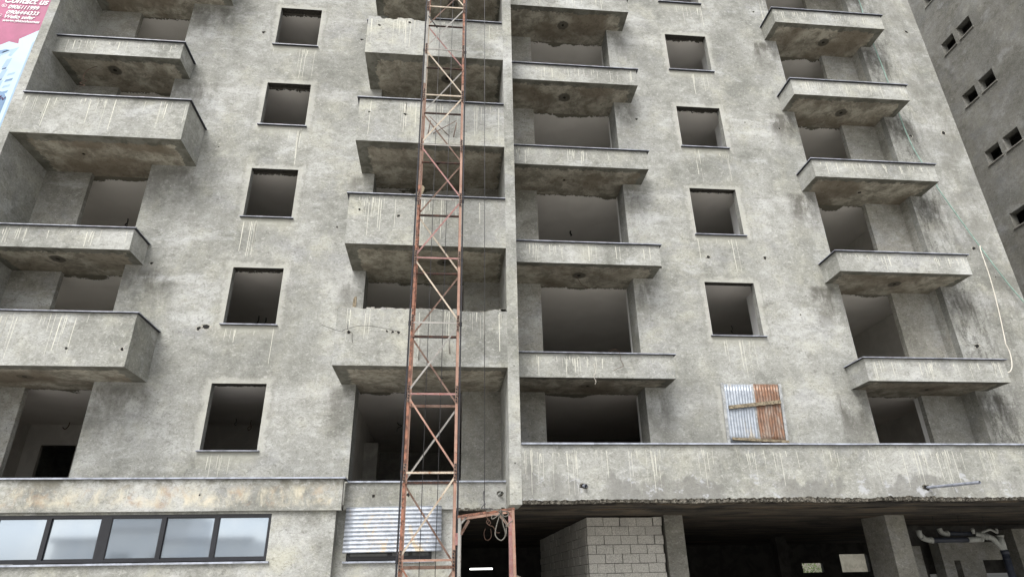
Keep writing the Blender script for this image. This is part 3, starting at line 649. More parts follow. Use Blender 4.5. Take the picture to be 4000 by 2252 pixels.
for k, z in enumerate(zs):
    bm = bmn(); bx(bm, XL + .005, XR - .005, YF - .008, YF - .001, z - .018, z + .020); bx(bm, XL + .005, XR - .005, YF - .001, YF + .04, z + .014, z + .020); obj('crossbar', bm, RU[fcol[k]], T_)
    zr = z - .1; bm = bmn(); bx(bm, XL + .005, XR - .005, YR + .001, YR + .008, zr - .03, zr + .03); bx(bm, XL + .005, XR - .005, YR - .04, YR + .001, zr - .03, zr - .023); obj('crossbar', bm, RU['dark' if k != 1 and k != 3 else 'brown'], T_)
    bm = bmn()
    for x, s_ in ((XL, 1), (XR, -1)):
        bx(bm, min(x, x + s_ * .006) - (.006 if s_ < 0 else -.0), max(x, x + s_ * .006), YF + .06, YR - .06, z - .06, z - .02)
    obj('side_brace', bm, RU['brown'], T_)
    if k < len(zs) - 1:
        z2 = zs[k + 1]; left_up = (k % 2 == 0)      # front bay k: alternate \ and /
        lo, hi = z + .07, z2 - .07
        p, q = ((XL + .03, hi), (XR - .03, lo)) if left_up else ((XL + .03, lo), (XR - .03, hi))
        bm = bmn(); bar(bm, (p[0], YF - .006, p[1]), (q[0], YF - .006, q[1]), .034, .007); bar(bm, (p[0], YF + .015, p[1] + .018), (q[0], YF + .015, q[1] + .018), .006, .034); obj('diagonal_brace', bm, RU[fd[k]], T_)
        p, q = ((XL + .03, lo - .1), (XR - .03, hi - .1)) if left_up else ((XL + .03, hi - .1), (XR - .03, lo - .1))
        bm = bmn(); bar(bm, (p[0], YR + .006, p[1]), (q[0], YR + .006, q[1]), .036, .007); obj('diagonal_brace', bm, RU[rdc[k]], T_)
# bolted splice plates with bolt heads
for k, z in enumerate(zs[:12]):
    for x in (XL + .028, XR - .028):
        bm = bmn(); bx(bm, x - .027, x + .027, YF - .014, YF - .0085, z - .17, z + .17, 0)
        for dz in (-.14, -.085, -.03, .04, .10, .15):
            tube(bm, [(x + (.008 if int(dz * 100) % 2 else -.008), YF - .014, z + dz), (x, YF - .032, z + dz)], .013, 6, 1)
        obj('splice_plate', bm, [RU['brown'], RU['black']], T_)
for o in T_.children: o.matrix_parent_inverse = Matrix.Translation(-T_.location)

# hoist cables
def cable(name, pts, r, m_, label, cat, group=None, n=6, kind=None):
    bm = bmn(); tube(bm, pts, r, n); o = obj(name, bm, m_); return tag(o, label, cat, group, kind)
cable('hoist_cable', [(-.46, -2.35, 24.6), (-.45, -2.35, 12), (-.43, -2.35, .3)], .0065, M_CABLE, 'thin steel cable inside the lattice mast, left one of two', 'cable', 'hoist cables')
cable('hoist_cable', [(-.12, -2.35, 24.6), (-.13, -2.35, 12), (-.15, -2.35, .3)], .0065, M_CABLE, 'thin steel cable inside the lattice mast, right one of two', 'cable', 'hoist cables')
bm = bmn(); tube(bm, [(.72, -2.45, 26.4), (.73, -2.45, 12), (.73, -2.45, 2.80)], .0065, 6)
tube(bm, smooth_path([(.73, -2.45, 3.0), (.705, -2.45, 3.1), (.715, -2.45, 3.22), (.728, -2.45, 3.1), (.73, -2.45, 2.98)]), .007, 6)
tube(bm, smooth_path([(.73, -2.46, 2.98), (.67, -2.47, 2.91), (.74, -2.48, 2.90), (.86, -2.5, 2.89), (.95, -2.52, 2.84)]), .009, 6)
for z in (2.985, 2.905): bx(bm, .712, .748, -2.468, -2.432, z - .01, z + .01)
tag(obj('hoist_cable', bm, M_CABLE), 'long steel cable hanging straight down to the orange hoist cage, looped at its end', 'cable', 'hoist cables')

# hoist cage --------------------------------------------------------
K = empty('hoist_cage', (.75, -2.4, 0), 'rusty orange steel hoist cage frame hanging beside the mast under the long cable', 'hoist cage')
def part(name, bm, m_): return up_to(obj(name, bm, m_), K)
def chan(p, q, w_, t, upv=(0, 1, 0)): bm = bmn(); bar(bm, p, q, w_, t, upv); return bm
part('top_beam', chan((.235, -2.75, 2.735), (1.245, -2.75, 2.865), .045, .05), RU['orange'])
part('top_beam', chan((.29, -2.25, 2.755), (1.28, -2.25, 2.885), .075, .05), RU['salmon'])
part('post', chan((.26, -2.75, .2), (.26, -2.75, 2.72), .045, .045), RU['grey'])
part('post', chan((.29, -2.25, .2), (.29, -2.25, 2.74), .04, .045), RU['grey'])
part('post', chan((1.262, -2.75, .2), (1.225, -2.75, 2.84), .05, .05), RU['salmon'])
part('post', chan((1.22, -2.25, .2), (1.225, -2.25, 2.85), .07, .05), RU['pink'])
part('corner_brace', chan((.27, -2.74, 2.60), (.40, -2.74, 2.745), .035, .012), RU['grey'])
part('corner_brace', chan((.30, -2.27, 2.47), (.45, -2.27, 2.72), .05, .012), RU['brown'])
part('corner_brace', chan((1.09, -2.74, 2.845), (1.215, -2.74, 2.72), .035, .012), RU['orange'])
part('corner_brace', chan((1.03, -2.27, 2.80), (1.20, -2.27, 2.60), .05, .012), RU['brown'])
for x, z in ((.25, 2.73), (1.24, 2.86)): part('side_beam', chan((x, -2.725, z), (x + .03, -2.27, z + .02), .045, .045, (0, 0, 1)), RU['orange'])
part('side_rail', chan((1.262, -2.70, 1.745), (1.42, -2.35, 1.70), .05, .04, (0, 0, 1)), RU['cream'])
part('floor_frame', chan((.26, -2.5, .25), (1.24, -2.5, .25), .5, .04), RU['brown'])
bm = bmn(); bx(bm, .19, .255, -2.66, -2.62, 2.27, 2.47)
for i in range(5): tube(bm, [(.243, -2.67, 2.31 + i * .032), (.243, -2.69, 2.31 + i * .032)], .01, 6)
for p_ in ((.205, 2.45), (.235, 2.29)): tube(bm, [(p_[0], -2.66, p_[1]), (p_[0], -2.68, p_[1])], .012, 6)
part('guide_shoe', bm, RU['pink'])
rnd = random.Random(4)
bm = bmn(); cx, cz = 1.0, 2.80
tube(bm, smooth_path([(cx, -2.8, cz), (.93, -2.8, 2.60), (.90, -2.8, 2.42), (1.0, -2.8, 2.33), (1.08, -2.8, 2.42), (1.04, -2.8, 2.6), (cx, -2.8, cz)]), .010, 6)
tube(bm, smooth_path([(cx, -2.79, cz), (1.09, -2.79, 2.62), (1.10, -2.79, 2.4), (1.10, -2.79, 2.55), (1.21, -2.79, 2.66)]), .009, 6)
tube(bm, smooth_path([(cx, -2.81, cz), (.9, -2.81, 2.71), (.84, -2.81, 2.69), (.85, -2.81, 2.75), (.95, -2.81, 2.74), (cx, -2.81, cz)]), .009, 6)
tube(bm, smooth_path([(cx, -2.81, cz), (1.06, -2.81, 2.73), (1.13, -2.81, 2.75), (1.12, -2.81, 2.81), (1.02, -2.81, 2.82), (cx, -2.81, cz)]), .009, 6)
tube(bm, smooth_path([(cx, -2.82, cz), (.9, -2.82, 2.84), (.8, -2.82, 2.82), (.74, -2.82, 2.82)]), .009, 6)
for i in range(3): tube(bm, smooth_path([(.97, -2.79, 2.78 + i * .02), (1.0, -2.83, 2.79 + i * .02), (1.03, -2.79, 2.78 + i * .02)]), .009, 6)
tag(obj('cable_coil', bm, M_WIRE_G), 'grey cable coil tied in loops under the top beam of the orange cage', 'cable')
bm = bmn(); pts = [(.74, 2.83), (.75, 2.72), (.79, 2.66), (.76, 2.62), (.80, 2.58), (.86, 2.56), (.90, 2.5), (.93, 2.46), (.98, 2.46)]
tube(bm, smooth_path([(x, -2.78, z) for x, z in pts]), .005, 5)
tube(bm, smooth_path([(.78, -2.78, 2.7), (.74, -2.78, 2.64), (.78, -2.78, 2.6), (.82, -2.78, 2.62), (.79, -2.78, 2.68)]), .005, 5)
tube(bm, smooth_path([(.73, -2.78, 2.53), (.70, -2.78, 2.46), (.72, -2.78, 2.36), (.78, -2.78, 2.34), (.83, -2.78, 2.40), (.82, -2.78, 2.52)]), .0035, 5)
tag(obj('loose_wire', bm, M_WIRE_R), 'tangled thin rusty wire dangling inside the orange cage', 'wire')

# ------------------------------------------------------------------ corrugated sheets
def corrug(bm, P, nw, amp, along_x, nseg=8, mi=0, th=.004):
    # P: four corners TL,TR,BR,BL ; ridges run along x when along_x
    TL, TR, BR, BL = [Vector(p) for p in P]; N = nw * nseg; M = 8; g = []
    rnd = random.Random(nw)
    for i in range(N + 1):
        t = i / N; row = []
        for k in range(M + 1):
            u = k / M
            a, b = (u, t) if along_x else (t, u)
            p = TL.lerp(TR, a).lerp(BL.lerp(BR, a), b)
            jit = .004 * math.sin(7 * a + 3 * b)
            p = p + Vector((0, amp * math.sin(2 * math.pi * nw * t) + jit, 0)); row.append(bm.verts.new(p))
        g.append(row)
    for i in range(N):
        for k in range(M):
            f = bm.faces.new((g[i][k], g[i + 1][k], g[i + 1][k + 1], g[i][k + 1])); f.smooth = True; f.material_index = mi
def solid(o, t=.004):
    md = o.modifiers.new('solid', 'SOLIDIFY'); md.thickness = t; md.offset = 0; return o
bm = bmn(); corrug(bm, [(-2.03, -.74, 3.125), (-.07, -.74, 3.15), (-.055, -.76, 2.265), (-2.03, -.78, 2.25)], 11, .015, True)
o = solid(obj('corrugated_sheet', bm, M_ZINC, fix=False)); tag(o, 'silver corrugated metal sheet with horizontal ribs hung over the low window behind the mast', 'metal sheet')
G = empty('window_cover', (7.5, -.08, 4.6), 'boarded window cover of one silver and one rusty corrugated sheet with timber battens', 'window cover')
bm = bmn(); corrug(bm, [(6.82, -.06, 6.05), (7.55, -.06, 6.05), (7.47, -.08, 4.60), (6.76, -.08, 4.60)], 10, .007, False); up_to(solid(obj('metal_sheet', bm, M_ZINC2, fix=False)), G)['label'] = 'silver galvanised sheet, left half'
bm = bmn(); corrug(bm, [(7.57, -.06, 6.06), (8.24, -.06, 6.06), (8.15, -.08, 4.60), (7.53, -.08, 4.60)], 9, .007, False); up_to(solid(obj('metal_sheet', bm, M_RUSTSHEET, fix=False)), G)['label'] = 'rusty brown sheet, right half'
for p, q, m_, w_, y in (((6.84, 5.45), (8.19, 5.60), M_WOOD, .085, -.12), ((6.80, 4.69), (8.20, 4.62), M_WOOD, .06, -.12)):
    bm = bmn(); bar(bm, (p[0], y, p[1]), (q[0], y, q[1]), w_, .04); up_to(obj('timber_batten', bm, m_), G)
M_GREYWOOD = simple('grey_edge_strip', (.42, .43, .43), .8, sc_=12, var=.4)
for p, q in (((6.79, 6.09), (6.73, 4.60)), ((8.29, 6.07), (8.20, 4.60)), ((7.555, 6.07), (7.50, 4.60))):
    bm = bmn(); bar(bm, (p[0], -.05, p[1]), (q[0], -.05, q[1]), .07, .03); up_to(obj('edge_strip', bm, M_GREYWOOD), G)

# ------------------------------------------------------------------ block wall
BW = empty('block_wall', (4.2, .8, 0), 'pale hollow concrete block wall with open joints beside the dark doorway', 'wall')
def blocks(bm, fixed, a0, a1, ztop, axis, seed):
    rnd = random.Random(seed); bl, bh, g = .40, .20, .012; r = 0; z = ztop
    while z > .05:
        x = a0 - (bl / 2 if r % 2 else 0)
        while x < a1:
            u0, u1 = max(x, a0) + g / 2, min(x + bl, a1) - g / 2
            if u1 - u0 > .03:
                o_ = rnd.uniform(-.014, .012); dz = rnd.uniform(-.005, .005); u0 += rnd.uniform(-.003, .006); u1 -= rnd.uniform(-.003, .006); z0, z1 = z - bh + g / 2 + dz, z - g / 2 + dz
                if axis == 'x': bx(bm, u0, u1, fixed + o_, fixed + .15 + o_, z0, z1)
                else: bx(bm, fixed + o_, fixed + .15, u0, u1, z0, z1)
            x += bl
        z -= bh; r += 1
ZB = 3.02
bm = bmn(); blocks(bm, .75, 3.30, 5.12, ZB, 'x', 1); bm2 = bmn(); blocks(bm2, 3.30, .92, 8.6, ZB, 'y', 2)
up_to(obj('block_face', bm, M_BLOCK), BW); up_to(obj('block_face', bm2, M_BLOCK), BW)
bm = bmn(); bx(bm, 3.325, 5.11, .775, .89, 0, ZB - .03); bx(bm, 3.325, 3.44, .89, 8.58, 0, ZB - .03); up_to(obj('mortar_core', bm, M_MORTAR), BW)

# ------------------------------------------------------------------ drainage pipes under the soffit
D = empty('drainage_pipes', (14.3, 1.5, 0), 'white and dark plastic drainage pipes hung under the soffit at lower right', 'pipes')
def dpart(name, bm, m_): return up_to(obj(name, bm, m_), D)
bm = bmn(); tube(bm, [(12.40, 1.5, 2.46), (13.42, 1.5, 2.46)], .062, 14); dpart('pipe', bm, M_PIPE_D)
bm = bmn(); tube(bm, smooth_path([(12.12, 1.5, 2.70), (12.13, 1.5, 2.58), (12.24, 1.5, 2.49), (12.42, 1.5, 2.46)]), .066, 14)
tube(bm, [(12.36, 1.5, 2.465), (12.42, 1.5, 2.46)], .078, 14); tube(bm, [(12.15, 1.5, 2.545), (12.18, 1.5, 2.53)], .078, 14); dpart('pipe_elbow', bm, M_PVC)
bm = bmn(); tube(bm, [(13.40, 1.5, 2.46), (13.80, 1.5, 2.47)], .066, 14); tube(bm, [(13.74, 1.5, 2.47), (13.80, 1.5, 2.48)], .076, 14); dpart('pipe_socket', bm, M_PVC)
bm = bmn(); tube(bm, [(12.95, 1.6, 2.62), (13.70, 1.6, 2.61)], .055, 14); dpart('pipe', bm, M_PIPE_D)
bm = bmn(); tube(bm, smooth_path([(12.78, 1.6, 2.75), (12.80, 1.6, 2.66), (12.88, 1.6, 2.62), (12.99, 1.6, 2.62)]), .06, 12); tube(bm, [(12.94, 1.6, 2.62), (12.99, 1.6, 2.62)], .07, 12); dpart('pipe_elbow', bm, M_PVC)
bm = bmn(); tube(bm, smooth_path([(13.70, 1.55, 2.59), (13.82, 1.5, 2.55), (13.98, 1.5, 2.52), (14.10, 1.5, 2.48), (14.20, 1.5, 2.36), (14.30, 1.5, 2.22)]), .07, 14)
for a in ((13.78, 2.57), (13.86, 2.545), (13.94, 2.53)): tube(bm, [(a[0], 1.5, a[1]), (a[0] + .025, 1.5, a[1] - .004)], .084, 14)
tube(bm, [(14.32, 1.5, 2.16), (14.325, 1.5, 2.54)], .078, 14); tube(bm, [(14.325, 1.5, 2.52), (14.326, 1.5, 2.56)], .09, 14); dpart('pipe_junction', bm, M_PVC)
bm = bmn(); tube(bm, [(14.32, 1.5, 0), (14.32, 1.5, 2.20)], .086, 16); tube(bm, [(14.32, 1.5, 2.10), (14.32, 1.5, 2.20)], .094, 16); tube(bm, [(14.32, 1.5, 1.98), (14.32, 1.5, 2.0)], .094, 16); dpart('pipe', bm, M_PIPE_D)
bm = bmn(); tube(bm, [(13.62, 1.5, 2.74), (13.62, 1.5, 2.60)], .035, 10); tube(bm, [(13.62, 1.5, 2.72), (13.62, 1.5, 2.65)], .045, 10)
tube(bm, smooth_path([(13.80, 1.5, 2.62), (13.95, 1.5, 2.66), (14.10, 1.5, 2.70), (14.2, 1.5, 2.66), (14.28, 1.5, 2.62), (14.29, 1.5, 2.72)]), .03, 10); dpart('branch_pipe', bm, M_PVC)

for hx_ in (12.6, 13.3, 14.0): bm = bmn(); tube(bm, [(hx_, 1.5, 3.05), (hx_, 1.5, 2.5)], .004, 5); dpart('hanger', bm, M_PIPE_D)

# ------------------------------------------------------------------ hose, rope, wires, wood
rnd = random.Random(8)
hp = [(14.03, -.08, 26.5), (14.03, -.10, 20.04), (14.01, -.1, 19.39), (14.01, -.1, 18.05), (14.05, -.1, 17), (14.07, -.1, 16.22), (14.06, -.1, 15.01), (14.13, -.1, 13.81), (14.28, -.1, 13.07), (14.49, -.1, 12.34), (14.54, -.1, 12.05), (15.17, -.1, 10.21), (15.6, -.1, 9.08), (15.88, -.1, 8.49), (16.3, -.1, 7.6)]
cable('garden_hose', smooth_path(hp), .016, M_HOSE, 'long pale green hose hanging down the wall right of the balconies', 'hose', n=8)
cable('rope', smooth_path([(15.15, -.13, 10.23), (14.94, -.3, 9.92), (14.92, -.3, 9.13), (14.83, -.3, 8.24), (14.68, -.3, 7.25), (14.66, -.3, 7.18), (14.69, -.3, 6.9), (14.62, -.3, 6.57), (14.50, -.3, 6.4), (14.33, -.3, 6.36)]), .012, M_ROPE, 'white knotted rope hanging from the green hose', 'rope', n=8)
def wire(pts, m_, label, r=.006, name='loose_wire'): cable(name, smooth_path(pts), r, m_, label, 'wire', n=5)
wire([(-5.61, 3.18, 8.96), (-5.60, 3.18, 8.8), (-5.66, 3.18, 8.66), (-5.60, 3.18, 8.60), (-5.56, 3.18, 8.68), (-5.63, 3.18, 8.72)], M_WIRE, 'looped black wire hanging from the ceiling in the second lowest left window', .014)
wire([(-5.44, 3.32, 8.96), (-5.43, 3.32, 8.82), (-5.47, 3.32, 8.76), (-5.44, 3.32, 8.66)], M_WIRE, 'short knotted black wire right of the looped one in the second lowest left window', .016)
wire([(-5.86, 3.43, 5.97), (-5.84, 3.43, 5.86), (-5.88, 3.43, 5.80), (-5.83, 3.43, 5.76)], M_WIRE, 'short black wire on the ceiling of the lowest left window', .010)
wire([(-5.48, 3.6, 5.97), (-5.5, 3.6, 5.86), (-5.46, 3.6, 5.74), (-5.52, 3.6, 5.66), (-5.55, 3.6, 5.74), (-5.48, 3.6, 5.78)], M_WIRE_R, 'reddish coiled wire on the ceiling of the lowest left window', .010)
wire([(-10.5, 4.0, 5.97), (-10.52, 4.0, 5.84), (-10.58, 4.0, 5.77), (-10.66, 4.0, 5.82)], M_WIRE_R, 'hooked wire over the dark door in the lowest left room', .014)
wire([(-9.83, 2.89, 11.95), (-9.81, 2.89, 11.8), (-9.86, 2.89, 11.72), (-9.80, 2.89, 11.66), (-9.82, 2.89, 11.78)], M_WIRE, 'black wire hanging in the left room above the small balcony', .016)
wire([(3.82, 2.73, 11.95), (3.79, 2.73, 11.86), (3.83, 2.73, 11.79), (3.80, 2.73, 11.76)], M_WIRE, 'curled black wire on the ceiling right of the fin, third balcony up', .022)
wire([(8.87, 3.17, 8.96), (8.90, 3.17, 8.82), (8.84, 3.17, 8.74), (8.9, 3.17, 8.70)], M_WIRE, 'black wire hanging in the lowest open right window', .010)
wire([(-1.45, 3.83, 5.97), (-1.40, 3.83, 5.9), (-1.30, 3.83, 5.86), (-1.42, 3.83, 5.8), (-1.44, 3.83, 5.7)], M_WIRE, 'black wire hanging in the dark doorway left of the mast', .014)
wire([(8.22, .25, 13.2), (8.1, .1, 13.25), (7.95, .02, 13.15), (7.9, 0, 13.08), (7.88, 0, 13.16), (7.97, .02, 13.17)], M_ROPE, 'thin pale looped wire at the right edge of an upper right window', .006)
wire([(-9.9, -.3, 14.97), (-10.1, -.4, 14.7), (-10.15, -.42, 14.4), (-10.05, -.4, 14.3), (-10.2, -.4, 14.22), (-10.05, -.4, 14.15), (-10.18, -.4, 14.1)], M_WIRE_R, 'pinkish wire bundle dangling under the upper left small balcony', .008)
wire([(-2.8, -1.5, 6.86), (-2.38, -1.49, 6.72), (-2.3, -1.49, 6.76), (-1.95, -1.5, 6.86), (-1.55, -1.52, 6.82), (-1.14, -1.5, 6.74)], M_WIRE, 'long thin black wire across the broken centre parapet', .005)
wire([(-2.26, -1.5, 6.92), (-2.22, -1.5, 6.76), (-2.12, -1.49, 6.68), (-2.12, -1.5, 6.6), (-2.1, -1.5, 6.46)], M_WIRE, 'short bent black wire at left end of the broken centre parapet', .005)
wire([(3.8, -.68, 6.60), (3.9, -.85, 6.64), (4.02, -.86, 6.55), (4.05, -.8, 6.4), (4.1, -.8, 6.25), (3.95, -.8, 6.18), (3.85, -.8, 6.12)], M_WIRE_R, 'thin brown wire draped over the lowest balcony right of the fin', .005)
wire([(3.40, -.78, 6.30), (3.42, -.8, 6.1), (3.38, -.78, 5.98), (3.42, -.78, 5.86), (3.39, -.78, 5.8)], M_ROPE, 'pale wire hanging down the face of the lowest balcony right of the fin', .005)
wire([(3.27, -.06, 8.95), (3.35, -.06, 8.8), (3.42, -.06, 8.68), (3.62, -.06, 8.58)], M_WIRE_R, 'reddish wire hanging from the lamp hole under a balcony right of the fin', .006)
def stick(p, q, m_, label, name='rebar', cat='rebar', r=.010): cable(name, [p, q], r, m_, label, cat, n=6)
stick((-.65, -1.62, 12.66), (-.12, -1.44, 12.19), RU['brown'], 'rusty rebar leaning down to the right behind the mast, longest of its cluster')
stick((.04, -1.6, 12.58), (-.55, -1.46, 12.25), RU['brown'], 'rusty rebar crossing the longest one behind the mast')
stick((.05, -1.6, 12.52), (-.02, -1.46, 12.17), RU['brown'], 'short upright rusty rebar at the right of the crossing ones', r=.012)
stick((-.62, -1.6, 12.55), (-.68, -1.46, 12.22), RU['brown'], 'short upright rusty rebar at the left of the crossing ones', r=.012)
stick((-.74, -2.66, 15.08), (-.51, -2.66, 14.68), RU['black'], 'dark steel bar leaning on the upper left post of the mast', name='steel_bar', cat='steel bar', r=.016)
stick((-.63, -1.6, 6.56), (-.66, -1.46, 6.11), RU['grey'], 'grey rebar stub behind the mast at the broken parapet', r=.012)
stick((-.01, -1.6, 6.56), (.02, -1.46, 6.26), RU['grey'], 'rusty rebar stub right of the grey one at the broken parapet', r=.014)
bm = bmn(); prism(bm, [(-2.19, 7.26), (-2.11, 7.26), (-2.11, 7.60), (-2.16, 7.59), (-2.18, 7.54)], -1.42, -1.37)
tag(obj('wood_plank', bm, M_WOOD), 'short upright plank end on the broken centre parapet', 'plank')
bm = bmn(); prism(bm, [(-1.05, 10.34), (-.78, 10.34), (-.70, 10.62), (-.76, 10.70), (-.86, 10.52), (-.98, 10.40)], -1.38, -1.34)
tag(obj('wood_scrap', bm, M_WOOD), 'jagged wood scrap on the centre balcony behind the mast post', 'wood scrap')
bm = bmn(); rnd = random.Random(2)
for i in range(9): x = 1.15 + rnd.uniform(-.12, .12); r = rnd.uniform(.015, .03); bx(bm, x - r, x + r, -1.44, -1.38, 7.31, 7.33 + r)
tag(obj('rubble', bm, M_RUBBLE), 'small pile of pale rubble on the broken parapet beside the fin', 'rubble')
# lit tube in the dark ground floor
bm = bmn(); tube(bm, [(.86, 8, 2.12), (1.60, 8, 2.12)], .024, 10)
s = NT('lit_tube'); s.b.inputs['Emission Color'].default_value = (1, 1, .96, 1); s.b.inputs['Emission Strength'].default_value = 3.0
L = empty('tube_lamp', (1.23, 8, 2.15), 'lit white fluorescent tube in the dark ground floor behind the cage', 'lamp'); up_to(obj('tube', bm, s.m), L)
bm = bmn(); bx(bm, .84, 1.62, 7.98, 8.02, 2.145, 2.19); bx(bm, 1.0, 1.01, 7.99, 8.0, 2.19, 3.05); bx(bm, 1.45, 1.46, 7.99, 8.0, 2.19, 3.05); up_to(obj('lamp_housing', bm, M_PDARK), L)

# ------------------------------------------------------------------ billboard at upper left
A = empty('billboard', (-16.2, 4, 0), 'tall magenta and pale blue printed property billboard behind the left edge of the building', 'billboard')
bm = bmn(); bx(bm, -19.2, -15.28, 4.0, 4.12, 14.0, 24.0)
M_MAG = simple('magenta_print', (.37, .075, .175), .5, sc_=.6, var=.22, spec=.3); up_to(obj('panel', bm, M_MAG), A)
M_W = simple('white_print', (.74, .74, .75), .5, var=.02)
pb = [simple('pale_blue_print', (.30, .43, .58), .5, sc_=1, var=.1), simple('white_blue_print', (.45, .60, .70), .5, sc_=.8, var=.1), simple('slate_blue_print', (.14, .25, .42), .5, sc_=1, var=.2), simple('deep_blue_print', (.07, .13, .30), .5, sc_=3, var=.3), simple('sky_print', (.38, .55, .72), .5, sc_=1, var=.1)]
bm = bmn(); y = 3.994
def poly(pts, mi, dy=0): bm.faces.new([bm.verts.new((x, y - dy, z)) for x, z in pts]).material_index = mi
poly([(-19.2, 14.0), (-15.28, 14.0), (-15.28, 20.43), (-15.85, 19.93), (-15.81, 19.71), (-16.15, 19.79), (-16.6, 19.45), (-19.2, 19.0)], 1)
poly([(-16.5, 19.28), (-16.13, 19.42), (-16.0, 19.38), (-16.5, 19.0)], 2, .002)
poly([(-16.3, 19.0), (-16.2, 19.3), (-15.72, 19.56), (-15.88, 19.1), (-16.0, 19.12), (-15.95, 19.3), (-16.22, 19.12), (-16.28, 18.96)], 0, .002)
for i in range(7):
    z = 18.95 - i * .52; x = -15.98 - .0 * i
    poly([(x, z), (x + .17, z + .08), (x + .12, z - .34), (x - .06, z - .42)], 0, .002); poly([(x - .02, z - .42), (x + .11, z - .36), (x + .1, z - .45), (x - .03, z - .5)], 3, .003)
    poly([(x - .4, z - .2), (x - .2, z - .1), (x - .24, z - .5), (x - .44, z - .58)], 0, .002); poly([(x - .4, z - .6), (x - .27, z - .53), (x - .28, z - .62), (x - .4, z - .7)], 3, .003)
for i in range(5):
    z = 18.3 - i * .28; poly([(-15.74, z), (-15.52, z + .1), (-15.54, z - .02), (-15.76, z - .12)], 2 if i % 2 else 0, .002)
poly([(-19.2, 14.0), (-15.48, 14.0), (-15.48, 17.2), (-15.62, 17.45), (-15.8, 17.5), (-16.4, 17.0), (-19.2, 16.8)], 2, .004)
poly([(-16.4, 14.0), (-15.5, 14.0), (-15.52, 16.4), (-15.6, 16.7), (-15.7, 16.3), (-15.85, 16.8), (-16.0, 16.1)], 3, .006)
poly([(-15.36, 14.0), (-15.30, 14.0), (-15.30, 19.9), (-15.36, 19.8)], 0, .004)
up_to(obj('building_picture', bm, pb, fix=False), A)
def text(t, x, z, cap, width, shear=.3, bold=.016, name='lettering'):
    cu = bpy.data.curves.new('t', 'FONT'); cu.body = t; cu.size = cap / .70; cu.shear = shear; cu.offset = bold * cap; cu.extrude = .002
    o = bpy.data.objects.new('t', cu); C.objects.link(o); bpy.context.view_layer.update()
    me = bpy.data.meshes.new_from_object(o.evaluated_get(bpy.context.evaluated_depsgraph_get())); bpy.data.objects.remove(o)
    xs = [v.co.x for v in me.vertices]; w0 = max(xs) - min(xs); k = width / w0; mn = min(xs)
    for v in me.vertices: v.co = Vector((x + (v.co.x - mn) * k, 3.985 - v.co.z, z + v.co.y))
    me.materials.clear(); me.materials.append(M_W); q = bpy.data.objects.new(name, me); C.objects.link(q); up_to(q, A)
text('Contact us', -16.86, 21.69, .30, 1.52, bold=.03)
text('0906111999', -16.66, 21.40, .18, 1.07, bold=.03); text('0906444333', -16.65, 21.13, .18, 1.13, bold=.03)
text('Wello sefer', -16.65, 20.91, .175, 1.05, bold=.03); text('www.ghionhomes', -16.66, 20.74, .13, 1.28, bold=.03)
def ringicon(x, z, r, dot):
    bm = bmn(); n = 20
    for k in range(n):
        a0, a1 = 6.2832 * k / n, 6.2832 * (k + 1) / n
        quad(bm, [(x + q * math.cos(a), 3.985, z + q * .9 * math.sin(a)) for q, a in ((r, a0), (r, a1), (r * .82, a1), (r * .82, a0))])
    if dot == 'phone':
        pts = [(-.45, .35), (-.25, .5), (-.08, .2), (-.2, .05), (.1, -.25), (.25, -.12), (.5, -.3), (.3, -.5), (-.05, -.45), (-.45, 0)]
        bm.faces.new([bm.verts.new((x + a * r, 3.985, z + b * r)) for a, b in pts])
    if dot == 'globe':
        for s_ in (-.35, 0, .35): quad(bm, ((x - r * .8, 3.985, z + s_ * r - .004), (x + r * .8, 3.985, z + s_ * r - .004), (x + r * .8, 3.985, z + s_ * r + .004), (x - r * .8, 3.985, z + s_ * r + .004)))
        quad(bm, ((x - .004, 3.984, z - r * .8), (x + .004, 3.984, z - r * .8), (x + .004, 3.984, z + r * .8), (x - .004, 3.984, z + r * .8)))
    up_to(obj('icon', bm, M_W, fix=False), A)
ringicon(-16.82, 21.53, .09, 'phone'); ringicon(-16.82, 21.06, .06, None); ringicon(-16.82, 20.83, .06, 'globe')
bm = bmn(); bm.faces.new([bm.verts.new((x, 3.985, z)) for x, z in ((-16.85, 21.03), (-16.82, 20.93), (-16.79, 21.03))]); tube(bm, smooth_path([(-16.9, 3.985, 20.96), (-16.88, 3.985, 20.93), (-16.76, 3.985, 20.93), (-16.72, 3.985, 20.97)]), .008, 4); up_to(obj('icon', bm, M_W, fix=False), A)
bm = bmn(); tube(bm, smooth_path([(-15.78, 3.98, 17.12), (-15.66, 3.98, 17.3), (-15.72, 3.98, 17.1), (-15.6, 3.98, 17.22), (-15.58, 3.98, 17.12), (-15.5, 3.98, 17.26)]), .008, 4); up_to(obj('icon', bm, simple('dark_red_print', (.25, .03, .08)), fix=False), A)
for x in (-18.9, -17.3, -15.7): bm = bmn(); bx(bm, x - .1, x + .1, 4.13, 4.33, 0, 24); up_to(obj('support_post', bm, RU['grey']), A)

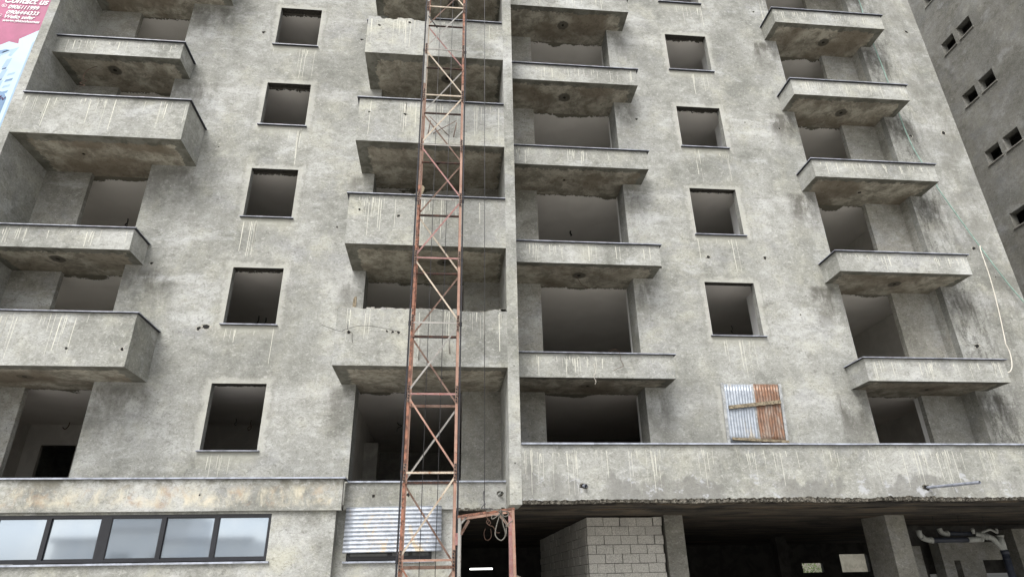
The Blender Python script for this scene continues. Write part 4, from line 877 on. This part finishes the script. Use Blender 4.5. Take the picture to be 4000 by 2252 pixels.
# ------------------------------------------------------------------ seen through the far openings of the parking
def tree(x, y, h, label):
    t = empty('tree', (x, y, 0), label, 'tree'); rnd = random.Random(int(x * 7))
    bm = bmn(); tube(bm, [(x, y, 0), (x + .1, y, h * .35), (x, y + .1, h * .7)], [.16, .11, .05], 8)
    for k in range(7):
        a = k * .9; z0 = h * (.3 + .05 * k); tube(bm, [(x, y, z0), (x + math.cos(a) * .9, y + math.sin(a) * .9, z0 + .8)], [.05, .02], 6)
    up_to(obj('trunk', bm, simple('bark', (.12, .09, .06))), t)
    bm = bmn()
    for i in range(2300):
        while True:
            p = Vector((rnd.uniform(-1, 1), rnd.uniform(-1, 1), rnd.uniform(-1, 1)))
            if .25 < p.length < 1 and math.sin(p.x * 9 + 1) * math.sin(p.y * 8) * math.sin(p.z * 7 + 2) > -.12: break
        q = Vector((x + p.x * 1.7, y + p.y * 1.7, h * .62 + p.z * h * .42)); s_ = rnd.uniform(.04, .09)
        a = Vector((rnd.uniform(-1, 1), rnd.uniform(-1, 1), rnd.uniform(-1, 1))).normalized(); b = a.orthogonal().normalized()
        bm.faces.new([bm.verts.new(q + v) for v in (a * s_, b * s_ * .5, -a * s_, -b * s_ * .5)])
    up_to(obj('crown', bm, simple('leaves', (.16, .24, .08), .7, sc_=3, var=.45), fix=False), t)
tree(21.3, 25, 4.2, 'leafy green tree seen through the small bright opening at the back of the parking')
H = empty('rear_house', (26.5, 24, 0), 'sunlit beige wall of a house seen through the back opening of the parking', 'house')
bm = bmn(); bx(bm, 24.05, 30, 24, 32, 0, 7); up_to(obj('wall', bm, simple('beige_render', (.36, .34, .28), .9, sc_=2.5, var=.25)), H)
bm = bmn(); bx(bm, 23.9, 30.2, 23.8, 32.2, 7.004, 7.25); up_to(obj('roof', bm, simple('grey_roof', (.25, .24, .23))), H)
bm = bmn(); bx(bm, 25.5, 26.6, 23.97, 24.02, 3.6, 5.0); up_to(obj('window', bm, M_GLASS_D), H)

# across the street, behind the camera: what the ribbon window mirrors
O = empty('street_house', (-22, -50, 0), 'pale flat roofed house mirrored in the ribbon window panes', 'house')
bm = bmn(); bx(bm, -34, -17, -58, -50, 0, 6.2); bx(bm, -30, -23, -57, -51.0, 6.21, 8.4); up_to(obj('wall', bm, simple('pale_house_render', (.74, .75, .76), .9, sc_=1, var=.12)), O)
bm = bmn(); bx(bm, -34.3, -16.7, -49.99, -49.7, 5.9, 6.3); up_to(obj('roof_edge', bm, simple('roof_edge_grey', (.25, .25, .27))), O)
for x in (-31, -27.5, -24, -20.5): bm = bmn(); bx(bm, x - .8, x + .8, -50, -49.96, 2.5, 4.2); up_to(obj('window', bm, M_GLASS_D), O)
tree(-11.5, -46, 7.5, 'bushy street tree mirrored in the right end of the ribbon window')
